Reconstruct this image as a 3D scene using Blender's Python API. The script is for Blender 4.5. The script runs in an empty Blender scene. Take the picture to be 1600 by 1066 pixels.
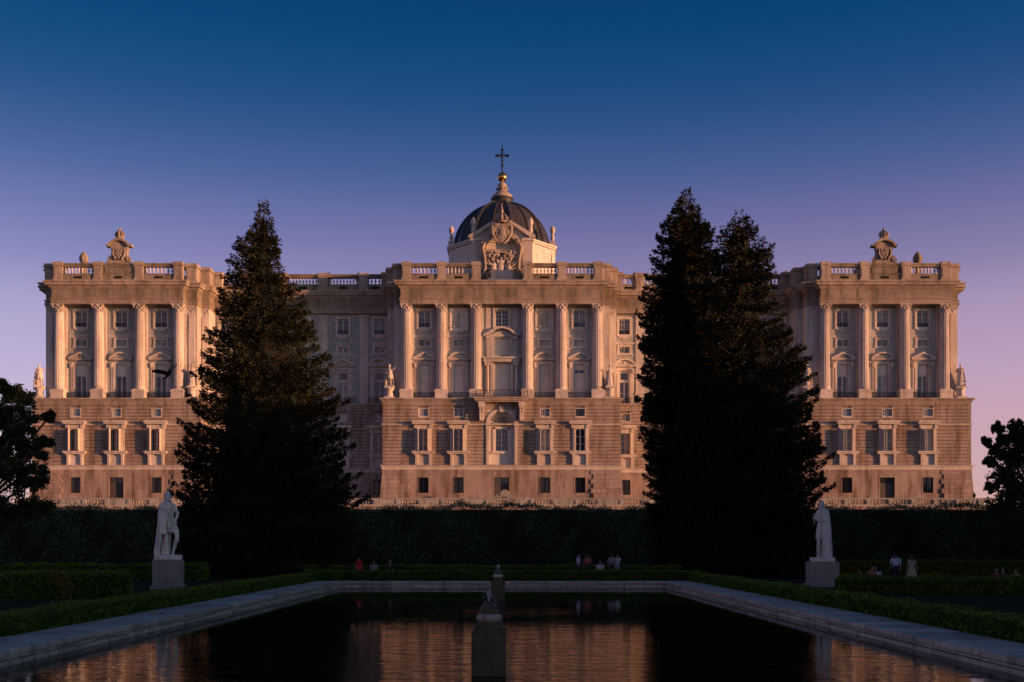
import bpy, bmesh, math, random
import numpy as np
from mathutils import Vector, Matrix

R = math.radians
PI = math.pi
rnd = random.Random(7)
npr = np.random.default_rng(11)
scene = bpy.context.scene
COL = scene.collection

# ------------------------------------------------------------------ camera
CAM_Z = 2.15
cam_data = bpy.data.cameras.new('camera')
cam_data.lens = 38.0
cam_data.sensor_width = 36.0
cam_data.shift_x = 8 / 1600
cam_data.shift_y = 322 / 1600
cam_data.clip_start = 0.1
cam_data.clip_end = 9000
cam = bpy.data.objects.new('camera', cam_data)
cam.location = (0, 0, CAM_Z)
cam.rotation_euler = (R(90), 0, 0)
COL.objects.link(cam)
scene.camera = cam

# ------------------------------------------------------------------ light
SUN_AZ = 70.0      # degrees from the facade normal, towards the right
SUN_EL = 3.6
sun_dir = Vector((math.sin(R(SUN_AZ)) * math.cos(R(SUN_EL)), -math.cos(R(SUN_AZ)) * math.cos(R(SUN_EL)), math.sin(R(SUN_EL))))
world = bpy.data.worlds.new('World')
scene.world = world
world.use_nodes = True
wn = world.node_tree
wn.nodes.clear()
w_out = wn.nodes.new('ShaderNodeOutputWorld')
w_bg = wn.nodes.new('ShaderNodeBackground')
w_sky = wn.nodes.new('ShaderNodeTexSky')
w_sky.sky_type = 'NISHITA'
w_sky.sun_disc = False
w_sky.sun_elevation = R(SUN_EL)
w_sky.sun_rotation = R(180 - SUN_AZ)
w_sky.altitude = 650
w_sky.air_density = 0.8
w_sky.dust_density = 2.5
w_sky.ozone_density = 3.0
# evening colour of the whole dome by elevation (same all round): violet pink low down, deep blue overhead
w_tc = wn.nodes.new('ShaderNodeTexCoord')
w_sep = wn.nodes.new('ShaderNodeSeparateXYZ')
wn.links.new(w_tc.outputs['Generated'], w_sep.inputs[0])
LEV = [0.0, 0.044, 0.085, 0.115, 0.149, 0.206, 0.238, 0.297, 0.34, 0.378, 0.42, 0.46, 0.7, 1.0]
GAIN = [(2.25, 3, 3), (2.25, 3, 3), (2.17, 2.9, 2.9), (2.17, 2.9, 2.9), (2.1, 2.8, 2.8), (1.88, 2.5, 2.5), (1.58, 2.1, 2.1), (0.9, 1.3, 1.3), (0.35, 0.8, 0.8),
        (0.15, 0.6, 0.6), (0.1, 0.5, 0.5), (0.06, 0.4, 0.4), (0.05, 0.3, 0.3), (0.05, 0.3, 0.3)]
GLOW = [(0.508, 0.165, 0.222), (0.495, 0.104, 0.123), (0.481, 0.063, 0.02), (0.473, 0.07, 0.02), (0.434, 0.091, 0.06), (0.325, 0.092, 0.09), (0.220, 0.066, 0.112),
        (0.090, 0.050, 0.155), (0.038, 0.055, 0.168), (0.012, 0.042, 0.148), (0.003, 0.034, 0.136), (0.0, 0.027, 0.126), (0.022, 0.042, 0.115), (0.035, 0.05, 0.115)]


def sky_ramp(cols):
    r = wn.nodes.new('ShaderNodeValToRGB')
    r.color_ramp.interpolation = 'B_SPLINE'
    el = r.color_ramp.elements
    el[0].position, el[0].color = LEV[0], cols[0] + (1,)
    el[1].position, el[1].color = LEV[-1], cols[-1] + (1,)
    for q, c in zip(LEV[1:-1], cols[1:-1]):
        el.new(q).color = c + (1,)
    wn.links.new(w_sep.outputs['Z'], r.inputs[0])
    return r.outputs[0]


def sky_mix(mode, a_, b_):
    n = wn.nodes.new('ShaderNodeMixRGB')
    n.blend_type = mode
    n.inputs[0].default_value = 1.0
    for s_, v_ in ((n.inputs[1], a_), (n.inputs[2], b_)):
        if isinstance(v_, tuple):
            s_.default_value = v_
        else:
            wn.links.new(v_, s_)
    return n.outputs[0]


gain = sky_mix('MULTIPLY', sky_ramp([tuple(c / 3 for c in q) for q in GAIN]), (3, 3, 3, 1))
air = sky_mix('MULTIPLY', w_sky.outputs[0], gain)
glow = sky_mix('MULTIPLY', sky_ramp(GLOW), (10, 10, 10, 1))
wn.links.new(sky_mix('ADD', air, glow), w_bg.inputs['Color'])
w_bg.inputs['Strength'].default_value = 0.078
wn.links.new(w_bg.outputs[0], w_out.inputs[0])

sun_data = bpy.data.lights.new('sun', 'SUN')
sun_data.energy = 5.0
sun_data.angle = R(0.5)
sun_data.color = (1.0, 0.41, 0.19)
sun = bpy.data.objects.new('sun', sun_data)
sun.rotation_euler = (-sun_dir).to_track_quat('-Z', 'Y').to_euler()
sun.location = sun_dir * 200
COL.objects.link(sun)

scene.view_settings.view_transform = 'Standard'
scene.view_settings.look = 'None'
scene.view_settings.exposure = 0.35
scene.view_settings.gamma = 1.0
scene.cycles.use_denoising = True
scene.cycles.max_bounces = 6
scene.cycles.diffuse_bounces = 3
scene.cycles.glossy_bounces = 3
scene.cycles.caustics_reflective = False
scene.cycles.caustics_refractive = False


# ------------------------------------------------------------------ helpers
class MB:
    """collects geometry for one mesh"""
    def __init__(self):
        self.V = []
        self.F = []

    def add(self, V, F, M=None):
        b = len(self.V)
        if M is not None:
            V = [tuple(M @ Vector(v)) for v in V]
        self.V.extend([tuple(v) for v in V])
        self.F.extend([tuple(i + b for i in f) for f in F])
        return self

    def merge(self, other, M=None):
        return self.add(other.V, other.F, M)

    def box(self, x0, x1, y0, y1, z0, z1):
        V = [(x0, y0, z0), (x1, y0, z0), (x1, y1, z0), (x0, y1, z0), (x0, y0, z1), (x1, y0, z1), (x1, y1, z1), (x0, y1, z1)]
        return self.add(V, [(0, 3, 2, 1), (4, 5, 6, 7), (0, 1, 5, 4), (1, 2, 6, 5), (2, 3, 7, 6), (3, 0, 4, 7)])

    def hexa(self, b4, t4):
        return self.add(list(b4) + list(t4), [(0, 3, 2, 1), (4, 5, 6, 7), (0, 1, 5, 4), (1, 2, 6, 5), (2, 3, 7, 6), (3, 0, 4, 7)])

    def prism(self, poly, y0, y1):
        """poly of (x, z) extruded from y0 (front) to y1"""
        n = len(poly)
        V = [(x, y0, z) for x, z in poly] + [(x, y1, z) for x, z in poly]
        F = [tuple(range(n)), tuple(range(2 * n - 1, n - 1, -1))]
        F += [(i, i + n, (i + 1) % n + n, (i + 1) % n) for i in range(n)]
        return self.add(V, F)

    def lathe(self, prof, n=24, c=(0, 0), fl=None, cap=True, sq=None):
        V = []
        F = []
        for r, z in prof:
            for i in range(n):
                a = 2 * PI * i / n
                rr = r * (fl(i) if fl else 1)
                V.append((c[0] + rr * math.cos(a), c[1] + rr * math.sin(a), z))
        for k in range(len(prof) - 1):
            for i in range(n):
                j = (i + 1) % n
                F.append((k * n + i, k * n + j, (k + 1) * n + j, (k + 1) * n + i))
        if cap:
            F.append(tuple(range(n - 1, -1, -1)))
            F.append(tuple((len(prof) - 1) * n + i for i in range(n)))
        return self.add(V, F)

    def tube(self, pts, rad, n=8, cap=True, up=(0, 0, 1)):
        """rad: number, list of numbers, or list of (a, b): a along the side axis, b along the other"""
        pts = [Vector(p) for p in pts]
        m = len(pts)
        if not isinstance(rad, (list, tuple)):
            rad = [rad] * m
        V = []
        F = []
        side = None
        for k in range(m):
            d = (pts[min(k + 1, m - 1)] - pts[max(k - 1, 0)])
            d.normalize()
            if side is None:
                u = Vector(up)
                if abs(d.dot(u)) > 0.9:
                    u = Vector((0, 1, 0))
                side = d.cross(u)
            side = side - d * side.dot(d)
            side.normalize()
            oth = d.cross(side)
            r = rad[k]
            a, b = r if isinstance(r, (list, tuple)) else (r, r)
            for i in range(n):
                t = 2 * PI * i / n
                V.append(pts[k] + side * (a * math.cos(t)) + oth * (b * math.sin(t)))
        for k in range(m - 1):
            for i in range(n):
                j = (i + 1) % n
                F.append((k * n + i, k * n + j, (k + 1) * n + j, (k + 1) * n + i))
        if cap:
            F.append(tuple(range(n - 1, -1, -1)))
            F.append(tuple((m - 1) * n + i for i in range(n)))
        return self.add(V, F)

    def ball(self, c, r, n=12, m=8):
        rx, ry, rz = r if isinstance(r, (list, tuple)) else (r, r, r)
        V = [(c[0], c[1], c[2] - rz)]
        F = []
        for k in range(1, m):
            p = -PI / 2 + PI * k / m
            for i in range(n):
                a = 2 * PI * i / n
                V.append((c[0] + rx * math.cos(p) * math.cos(a), c[1] + ry * math.cos(p) * math.sin(a), c[2] + rz * math.sin(p)))
        V.append((c[0], c[1], c[2] + rz))
        for i in range(n):
            j = (i + 1) % n
            F.append((0, 1 + j, 1 + i))
            for k in range(m - 2):
                F.append((1 + k * n + i, 1 + k * n + j, 1 + (k + 1) * n + j, 1 + (k + 1) * n + i))
            F.append((1 + (m - 2) * n + i, 1 + (m - 2) * n + j, len(V) - 1))
        return self.add(V, F)

    def sweep(self, path, prof):
        """path of (x, y) left to right, prof of (outward offset, z); mitred, open strip"""
        P = [Vector(p) for p in path]
        nrm = []
        for a, b in zip(P[:-1], P[1:]):
            d = (b - a).normalized()
            nrm.append(Vector((d.y, -d.x)))
        V = []
        F = []
        m = len(prof)
        for k, p in enumerate(P):
            if k == 0:
                mit = nrm[0]
            elif k == len(P) - 1:
                mit = nrm[-1]
            else:
                s = nrm[k - 1] + nrm[k]
                mit = s / max(0.2, (1 + nrm[k - 1].dot(nrm[k])))
            for o, z in prof:
                q = p + mit * o
                V.append((q.x, q.y, z))
        for k in range(len(P) - 1):
            for i in range(m - 1):
                F.append((k * m + i, (k + 1) * m + i, (k + 1) * m + i + 1, k * m + i + 1))
        return self.add(V, F)

    def wall(self, x0, x1, z0, z1, holes, y, depth):
        """front wall sheet at y with rectangular holes and their reveals"""
        xs = sorted({x0, x1} | {h[0] for h in holes} | {h[1] for h in holes})
        zs = sorted({z0, z1} | {h[2] for h in holes} | {h[3] for h in holes})
        xs = [x for x in xs if x0 <= x <= x1]
        zs = [z for z in zs if z0 <= z <= z1]
        for a, b in zip(xs[:-1], xs[1:]):
            for c, d in zip(zs[:-1], zs[1:]):
                mx, mz = (a + b) / 2, (c + d) / 2
                if any(h[0] < mx < h[1] and h[2] < mz < h[3] for h in holes):
                    continue
                self.add([(a, y, c), (b, y, c), (b, y, d), (a, y, d)], [(0, 1, 2, 3)])
        for a, b, c, d in holes:
            e = y + depth
            self.add([(a, y, c), (a, e, c), (a, e, d), (a, y, d)], [(0, 1, 2, 3)])
            self.add([(b, y, c), (b, e, c), (b, e, d), (b, y, d)], [(3, 2, 1, 0)])
            self.add([(a, y, d), (b, y, d), (b, e, d), (a, e, d)], [(0, 3, 2, 1)])
            self.add([(a, y, c), (b, y, c), (b, e, c), (a, e, c)], [(0, 1, 2, 3)])
        return self

    def mesh(self, name, mat=None, smooth=None):
        me = bpy.data.meshes.new(name)
        me.from_pydata(self.V, [], self.F)
        bm = bmesh.new()
        bm.from_mesh(me)
        bmesh.ops.recalc_face_normals(bm, faces=bm.faces)
        bm.to_mesh(me)
        bm.free()
        if smooth:
            me.shade_smooth()
            me.set_sharp_from_angle(angle=R(smooth))
        if mat:
            me.materials.append(mat)
        return me

    def build(self, name, mat, parent=None, loc=(0, 0, 0), smooth=None, rz=0):
        return inst(self.mesh(name, mat, smooth), name, parent, loc, rz)


def inst(me, name, parent=None, loc=(0, 0, 0), rz=0, sc=None, rot=None):
    o = bpy.data.objects.new(name, me)
    COL.objects.link(o)
    o.parent = parent
    o.location = loc
    if rot:
        o.rotation_euler = rot
    elif rz:
        o.rotation_euler = (0, 0, rz)
    if sc:
        o.scale = sc if isinstance(sc, (list, tuple)) else (sc, sc, sc)
    return o


def empty(name, loc=(0, 0, 0), rz=0, parent=None):
    o = bpy.data.objects.new(name, None)
    o.empty_display_size = 0.2
    COL.objects.link(o)
    o.location = loc
    o.rotation_euler = (0, 0, rz)
    o.parent = parent
    return o


def tag(o, label=None, cat=None, group=None, kind=None):
    if label:
        o['label'] = label
    if cat:
        o['category'] = cat
    if group:
        o['group'] = group
    if kind:
        o['kind'] = kind
    return o


def copy_tree(o, parent=None):
    c = o.copy()
    COL.objects.link(c)
    c.parent = parent
    for ch in list(o.children):
        copy_tree(ch, c)
    return c


def leaf_mesh(name, P, D, S, L, W, mat):
    """n diamond leaves: base points P, unit directions D, unit sides S, lengths L, widths W"""
    n = len(P)
    L = np.asarray(L).reshape(-1, 1)
    W = np.asarray(W).reshape(-1, 1)
    co = np.empty((n, 4, 3), dtype=np.float32)
    mid = P + D * (L * 0.45)
    co[:, 0] = P
    co[:, 1] = mid + S * (W / 2)
    co[:, 2] = P + D * L
    co[:, 3] = mid - S * (W / 2)
    me = bpy.data.meshes.new(name)
    me.vertices.add(4 * n)
    me.loops.add(4 * n)
    me.polygons.add(n)
    me.vertices.foreach_set('co', co.ravel())
    me.loops.foreach_set('vertex_index', np.arange(4 * n, dtype=np.int32))
    me.polygons.foreach_set('loop_start', np.arange(0, 4 * n, 4, dtype=np.int32))
    me.update(calc_edges=True)
    me.materials.append(mat)
    return me


def unit(a):
    return a / np.maximum(np.linalg.norm(a, axis=1, keepdims=True), 1e-6)


def rand_dirs(n):
    return unit(npr.normal(size=(n, 3)))


# ------------------------------------------------------------------ materials
def nmat(name):
    m = bpy.data.materials.new(name)
    m.use_nodes = True
    nt = m.node_tree
    return m, nt, nt.nodes['Principled BSDF']


def node(nt, typ, **kw):
    n = nt.nodes.new(typ)
    for k, v in kw.items():
        setattr(n, k, v)
    return n


def noise(nt, vec, scale, detail=4, rough=0.55, lo=0.35, hi=0.65):
    n = node(nt, 'ShaderNodeTexNoise')
    n.inputs['Scale'].default_value = scale
    n.inputs['Detail'].default_value = detail
    n.inputs['Roughness'].default_value = rough
    nt.links.new(vec, n.inputs['Vector'])
    mr = node(nt, 'ShaderNodeMapRange')
    mr.inputs[1].default_value = lo
    mr.inputs[2].default_value = hi
    nt.links.new(n.outputs[0], mr.inputs[0])
    return mr.outputs[0]


def mixc(nt, fac, a, b, mode='MIX'):
    n = node(nt, 'ShaderNodeMixRGB', blend_type=mode)
    for sock, v in ((n.inputs[0], fac), (n.inputs[1], a), (n.inputs[2], b)):
        if isinstance(v, (int, float)):
            sock.default_value = v
        elif isinstance(v, tuple):
            sock.default_value = v + (1,)
        else:
            nt.links.new(v, sock)
    return n.outputs[0]


def stone(name, c1, c2, stain, sc=1.0, stain_amt=0.5, bump=0.25, rough=0.85, var=0.12, stain_lo=0.5):
    m, nt, bs = nmat(name)
    geo = node(nt, 'ShaderNodeNewGeometry')
    pos = geo.outputs['Position']
    big = noise(nt, pos, 0.28 * sc, 5, 0.6)
    col = mixc(nt, big, c1, c2)
    mp = node(nt, 'ShaderNodeMapping')
    mp.inputs['Scale'].default_value = (0.9 * sc, 0.9 * sc, 0.13 * sc)
    nt.links.new(pos, mp.inputs['Vector'])
    streak = noise(nt, mp.outputs[0], 1.0, 6, 0.65, stain_lo, stain_lo + 0.2)
    mul = node(nt, 'ShaderNodeMath', operation='MULTIPLY')
    mul.inputs[1].default_value = stain_amt
    nt.links.new(streak, mul.inputs[0])
    col = mixc(nt, mul.outputs[0], col, stain)
    fine = noise(nt, pos, 3.2 * sc, 8, 0.7, 0.25, 0.75)
    mr = node(nt, 'ShaderNodeMapRange')
    mr.inputs[3].default_value = 0.72
    mr.inputs[4].default_value = 1.2
    nt.links.new(fine, mr.inputs[0])
    col = mixc(nt, 1.0, col, mr.outputs[0], 'MULTIPLY')
    oi = node(nt, 'ShaderNodeObjectInfo')
    mr2 = node(nt, 'ShaderNodeMapRange')
    mr2.inputs[3].default_value = 1 - var
    mr2.inputs[4].default_value = 1 + var
    nt.links.new(oi.outputs['Random'], mr2.inputs[0])
    col = mixc(nt, 1.0, col, mr2.outputs[0], 'MULTIPLY')
    nt.links.new(col, bs.inputs['Base Color'])
    bs.inputs['Roughness'].default_value = rough
    bs.inputs['Specular IOR Level'].default_value = 0.25
    bp = node(nt, 'ShaderNodeBump')
    bp.inputs['Strength'].default_value = bump
    bp.inputs['Distance'].default_value = 0.05
    nt.links.new(fine, bp.inputs['Height'])
    nt.links.new(bp.outputs[0], bs.inputs['Normal'])
    return m


def plain(name, c, rough=0.6, metal=0.0, var=0.25, sc=6.0, spec=0.3):
    m, nt, bs = nmat(name)
    tc = node(nt, 'ShaderNodeTexCoord')
    f = noise(nt, tc.outputs['Object'], sc, 5, 0.6)
    d = tuple(x * (1 - var) for x in c)
    col = mixc(nt, f, c, d)
    nt.links.new(col, bs.inputs['Base Color'])
    bs.inputs['Roughness'].default_value = rough
    bs.inputs['Metallic'].default_value = metal
    bs.inputs['Specular IOR Level'].default_value = spec
    return m


def leafy(name, c1, c2, c3, sc=0.6, rough=0.6):
    m, nt, bs = nmat(name)
    geo = node(nt, 'ShaderNodeNewGeometry')
    f = noise(nt, geo.outputs['Position'], sc, 4, 0.6)
    col = mixc(nt, f, c1, c2)
    g = noise(nt, geo.outputs['Position'], sc * 9, 3, 0.6, 0.4, 0.7)
    col = mixc(nt, g, col, c3)
    nt.links.new(col, bs.inputs['Base Color'])
    bs.inputs['Roughness'].default_value = rough
    bs.inputs['Specular IOR Level'].default_value = 0.15
    return m


def glass(name, c, rough=0.06):
    m, nt, bs = nmat(name)
    tc = node(nt, 'ShaderNodeTexCoord')
    oi = node(nt, 'ShaderNodeObjectInfo')
    add = node(nt, 'ShaderNodeVectorMath', operation='ADD')
    nt.links.new(tc.outputs['Object'], add.inputs[0])
    nt.links.new(oi.outputs['Random'], add.inputs[1])
    f = noise(nt, add.outputs[0], 1.1, 3)
    col = mixc(nt, f, c, tuple(x * 0.6 for x in c))
    mr = node(nt, 'ShaderNodeMapRange')
    mr.inputs[3].default_value = 0.5
    mr.inputs[4].default_value = 1.5
    nt.links.new(oi.outputs['Random'], mr.inputs[0])
    col = mixc(nt, 1.0, col, mr.outputs[0], 'MULTIPLY')
    nt.links.new(col, bs.inputs['Base Color'])
    bs.inputs['Roughness'].default_value = rough
    bs.inputs['IOR'].default_value = 1.52
    return m


M = {}
M['lime'] = stone('limestone', (0.66, 0.60, 0.535), (0.56, 0.51, 0.45), (0.31, 0.265, 0.22), stain_amt=0.65, stain_lo=0.47)
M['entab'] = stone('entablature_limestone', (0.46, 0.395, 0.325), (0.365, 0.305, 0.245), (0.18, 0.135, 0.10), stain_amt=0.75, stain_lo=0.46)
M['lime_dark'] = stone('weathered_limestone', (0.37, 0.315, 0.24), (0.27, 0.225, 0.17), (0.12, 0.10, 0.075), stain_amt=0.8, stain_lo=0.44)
M['infill'] = stone('grey_granite_infill', (0.45, 0.47, 0.44), (0.38, 0.395, 0.37), (0.24, 0.24, 0.22), stain_amt=0.6)
M['course'] = stone('rusticated_granite', (0.42, 0.35, 0.29), (0.33, 0.27, 0.22), (0.17, 0.115, 0.085), stain_amt=0.85, var=0.10, bump=0.5, stain_lo=0.46)
M['terrace_stone'] = stone('shade_grey_balustrade_stone', (0.40, 0.40, 0.37), (0.32, 0.32, 0.295), (0.16, 0.155, 0.14), stain_amt=0.7, var=0.15)  # grey put into the colour for the part shade on the terrace balustrade
M['joint'] = stone('recessed_joint', (0.22, 0.175, 0.14), (0.17, 0.135, 0.11), (0.10, 0.08, 0.065))
M['plinth'] = stone('plinth_granite', (0.42, 0.345, 0.29), (0.33, 0.265, 0.22), (0.14, 0.09, 0.065), stain_amt=0.9, var=0.12, stain_lo=0.45)
M['marble'] = stone('weathered_marble', (0.78, 0.75, 0.67), (0.66, 0.63, 0.56), (0.20, 0.19, 0.165), sc=3.0, stain_amt=0.7, bump=0.4)
M['pedestal'] = stone('pedestal_granite', (0.27, 0.265, 0.24), (0.22, 0.215, 0.195), (0.10, 0.10, 0.09), sc=3.0, stain_amt=0.5)
M['coping'] = stone('coping_granite', (0.52, 0.465, 0.385), (0.42, 0.37, 0.305), (0.14, 0.125, 0.10), sc=2.5, stain_amt=0.75, var=0.22, bump=0.4)
M['wetstone'] = stone('wet_stone', (0.10, 0.09, 0.055), (0.065, 0.06, 0.036), (0.03, 0.028, 0.017), sc=4.0, stain_amt=0.7, rough=0.5)
M['slate'] = stone('slate_lead', (0.065, 0.065, 0.07), (0.045, 0.046, 0.05), (0.03, 0.03, 0.03), sc=1.5, rough=0.42, bump=0.15)
M['gold'] = plain('gilded_metal', (0.75, 0.46, 0.13), 0.28, 1.0, 0.15, 2.0)
M['iron'] = plain('dark_iron', (0.02, 0.02, 0.022), 0.5, 0.6)
M['sash'] = plain('pale_painted_wood', (0.68, 0.66, 0.63), 0.5)
M['sash_dark'] = plain('brown_painted_wood', (0.10, 0.085, 0.075), 0.55)
M['shutter'] = plain('cream_shutter', (0.66, 0.60, 0.50), 0.55)
M['blank'] = stone('blank_panel_plaster', (0.74, 0.69, 0.61), (0.66, 0.61, 0.54), (0.46, 0.41, 0.35), stain_amt=0.35)
M['glass'] = glass('dark_window_glass', (0.045, 0.052, 0.062))
M['glass_c'] = glass('curtained_window_glass', (0.24, 0.24, 0.25), 0.12)
M['glass_w'] = glass('net_curtained_glass', (0.46, 0.45, 0.44), 0.2)
M['ground'] = stone('garden_earth', (0.05, 0.045, 0.03), (0.035, 0.032, 0.022), (0.022, 0.022, 0.014), sc=2.0)
M['ground'].node_tree.nodes['Principled BSDF'].inputs['Specular IOR Level'].default_value = 0.0
M['gravel'] = stone('path_gravel', (0.11, 0.10, 0.085), (0.09, 0.08, 0.07), (0.06, 0.055, 0.045), sc=5.0, bump=0.5)
M['spruce'] = leafy('spruce_needles', (0.024, 0.030, 0.012), (0.013, 0.019, 0.009), (0.042, 0.036, 0.015), 0.5)
M['bark'] = stone('bark', (0.10, 0.065, 0.045), (0.07, 0.048, 0.035), (0.03, 0.022, 0.018), sc=4.0, bump=0.8)
M['hedge'] = leafy('laurel_leaves', (0.075, 0.125, 0.066), (0.042, 0.075, 0.042), (0.11, 0.15, 0.078), 0.4)
M['box'] = leafy('box_hedge_leaves', (0.062, 0.125, 0.013), (0.026, 0.058, 0.007), (0.11, 0.165, 0.018), 0.9)
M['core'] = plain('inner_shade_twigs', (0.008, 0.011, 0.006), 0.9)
M['broad'] = leafy('broad_leaves', (0.024, 0.036, 0.016), (0.014, 0.024, 0.010), (0.036, 0.048, 0.018), 0.9)
M['yellow'] = leafy('yellowing_leaves', (0.13, 0.085, 0.015), (0.06, 0.055, 0.012), (0.16, 0.09, 0.012), 2.0)

# ------------------------------------------------------------------ ground, terrace, pool
POOL = (-10.1, 9.6, 9.0, 65.4)       # x0, x1, y0, y1 of the water
WATER_Z = -0.25
CW = 1.62                             # coping width
gx0, gx1, gy0, gy1 = POOL[0] - CW + 0.05, POOL[1] + CW - 0.05, POOL[2] - CW + 0.05, POOL[3] + CW - 0.05
g = MB()
FAR = 3500
for a, b, c, d in ((-FAR, gx0, -FAR, FAR), (gx1, FAR, -FAR, FAR), (gx0, gx1, -FAR, gy0), (gx0, gx1, gy1, FAR)):
    g.add([(a, c, 0), (b, c, 0), (b, d, 0), (a, d, 0)], [(0, 1, 2, 3)])
tag(g.build('ground', M['ground']), 'dark earth ground of the sunken garden', kind='structure')

wm, nt, bs = nmat('pool_water')
geo = node(nt, 'ShaderNodeNewGeometry')
mp = node(nt, 'ShaderNodeMapping')
mp.inputs['Scale'].default_value = (0.75, 1.7, 1.0)
nt.links.new(geo.outputs['Position'], mp.inputs['Vector'])
n1 = node(nt, 'ShaderNodeTexNoise')
n1.inputs['Scale'].default_value = 1.5
n1.inputs['Detail'].default_value = 4.0
n1.inputs['Distortion'].default_value = 0.6
nt.links.new(mp.outputs[0], n1.inputs['Vector'])
n2 = node(nt, 'ShaderNodeTexNoise')
n2.inputs['Scale'].default_value = 0.2
n2.inputs['Detail'].default_value = 2.0
nt.links.new(geo.outputs['Position'], n2.inputs['Vector'])
mr = node(nt, 'ShaderNodeMapRange')
mr.inputs[1].default_value, mr.inputs[2].default_value = 0.45, 0.7
mr.inputs[3].default_value, mr.inputs[4].default_value = 0.07, 0.2
nt.links.new(n2.outputs[0], mr.inputs[0])
ripple = mr.outputs[0]
# the falling water keeps the pool stirred around the two fountains
for (fx, fy), reach, amt in (((-.34, 20.4), 15.0, 1.0), ((-.41, 41.5), 5.5, .34)):
    dv = node(nt, 'ShaderNodeVectorMath', operation='DISTANCE')
    dv.inputs[1].default_value = (fx, fy, WATER_Z)
    nt.links.new(geo.outputs['Position'], dv.inputs[0])
    m1 = node(nt, 'ShaderNodeMapRange', interpolation_type='SMOOTHSTEP')
    m1.inputs[1].default_value, m1.inputs[2].default_value = 0.0, reach
    m1.inputs[3].default_value, m1.inputs[4].default_value = amt, 0.0
    nt.links.new(dv.outputs['Value'], m1.inputs[0])
    ad = node(nt, 'ShaderNodeMath', operation='ADD')
    nt.links.new(ripple, ad.inputs[0])
    nt.links.new(m1.outputs[0], ad.inputs[1])
    ripple = ad.outputs[0]
mm = node(nt, 'ShaderNodeMath', operation='MULTIPLY')
nt.links.new(n1.outputs[0], mm.inputs[0])
nt.links.new(ripple, mm.inputs[1])
bp = node(nt, 'ShaderNodeBump')
bp.inputs['Strength'].default_value = 0.34
bp.inputs['Distance'].default_value = 0.05
nt.links.new(mm.outputs[0], bp.inputs['Height'])
nt.links.new(bp.outputs[0], bs.inputs['Normal'])
bs.inputs['Base Color'].default_value = (0.006, 0.008, 0.005, 1)
bs.inputs['Roughness'].default_value = 0.03
bs.inputs['IOR'].default_value = 1.15
bs.inputs['Specular IOR Level'].default_value = 0.35
w = MB()
w.add([(POOL[0] - .3, POOL[2] - .3, 0), (POOL[1] + .3, POOL[2] - .3, 0), (POOL[1] + .3, POOL[3] + .3, 0), (POOL[0] - .3, POOL[3] + .3, 0)], [(0, 1, 2, 3)])
tag(w.build('water', wm, loc=(0, 0, WATER_Z)), 'dark rippled water of the long pool', kind='structure')

edge = tag(empty('pool_edge', (0, 0, 0)), 'grey granite coping around the long pool', kind='structure')
SL = 1.18


def slab_mesh(name, ln, w0, z0, z1, bev=0.012):
    """a dressed slab running along +y, its inner face at x=0 and its body towards +x"""
    bm = bmesh.new()
    bmesh.ops.create_cube(bm, size=1)
    for v in bm.verts:
        v.co = Vector(((v.co.x + .5) * w0, (v.co.y + .5) * ln, z0 + (v.co.z + .5) * (z1 - z0)))
    bmesh.ops.bevel(bm, geom=list(bm.edges), offset=bev, segments=1, affect='EDGES')
    me = bpy.data.meshes.new(name)
    bm.to_mesh(me)
    bm.free()
    me.materials.append(M['coping'])
    return me


TOP_Z = 0.06
slab = slab_mesh('coping_slab', SL - 0.03, CW, TOP_Z - 0.13, TOP_Z)
crs1 = slab_mesh('edge_stone', SL - 0.03, 0.5, WATER_Z + 0.105, TOP_Z - 0.145)
crs2 = slab_mesh('edge_stone', SL * 1.3 - 0.03, 0.5, WATER_Z - 0.3, WATER_Z + 0.09)


def pool_side(x, y, rz, flip, length):
    """row of slabs starting at (x, y), running along local +y turned by rz, body to local +x (or -x when flip)"""
    Mx = Matrix.Translation((x, y, 0)) @ Matrix.Rotation(rz, 4, 'Z')
    for me, name, off, step, j in ((slab, 'coping_slab', 0.0, SL, 0.008), (crs1, 'edge_stone', 0.035, SL, 0.012), (crs2, 'edge_stone', -0.03, SL * 1.3, 0.012)):
        n = int(math.ceil(length / step))
        for k in range(n):
            o = inst(me, name, edge)
            dx = off + rnd.uniform(-j, j)
            dz = rnd.uniform(-0.006, 0.006)
            s = (length - k * step) / step if k == n - 1 else 1.0
            Ml = Matrix.Translation((-dx if flip else dx, k * step, dz))
            if flip:
                Ml = Ml @ Matrix.Diagonal((-1, 1, 1, 1))
            o.matrix_local = Mx @ Ml @ Matrix.Diagonal((1, s, 1, 1))


pool_side(POOL[0], POOL[2], 0, True, POOL[3] - POOL[2])
pool_side(POOL[1], POOL[2], 0, False, POOL[3] - POOL[2])
pool_side(POOL[0] - CW, POOL[3], -PI / 2, True, POOL[1] - POOL[0] + 2 * CW)
pool_side(POOL[0] - CW, POOL[2], -PI / 2, False, POOL[1] - POOL[0] + 2 * CW)

bk = MB()
i0, i1, j0, j1 = POOL[0] - .2, POOL[1] + .2, POOL[2] - .2, POOL[3] + .2
for a, b, c, d in ((i0 - 1.2, i0, j0 - 1.2, j1 + 1.2), (i1, i1 + 1.2, j0 - 1.2, j1 + 1.2), (i0, i1, j0 - 1.2, j0), (i0, i1, j1, j1 + 1.2)):
    bk.box(a, b, c, d, -.7, TOP_Z - .15)
bk.build('backing_wall', M['wetstone'], edge)

ZT = 7.6
YF = 150.0
PXC = -0.71
t = MB()
t.box(-95, 95, 144.2, 260, 0.0, ZT)
tag(t.build('terrace', M['plinth']), 'raised palace terrace behind the hedge', kind='structure')

# ------------------------------------------------------------------ palace
palace = empty('palace', (PXC, YF, ZT))
tag(palace, 'symmetrical stone palace with columned pavilions and a central dark dome', 'palace')


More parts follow.
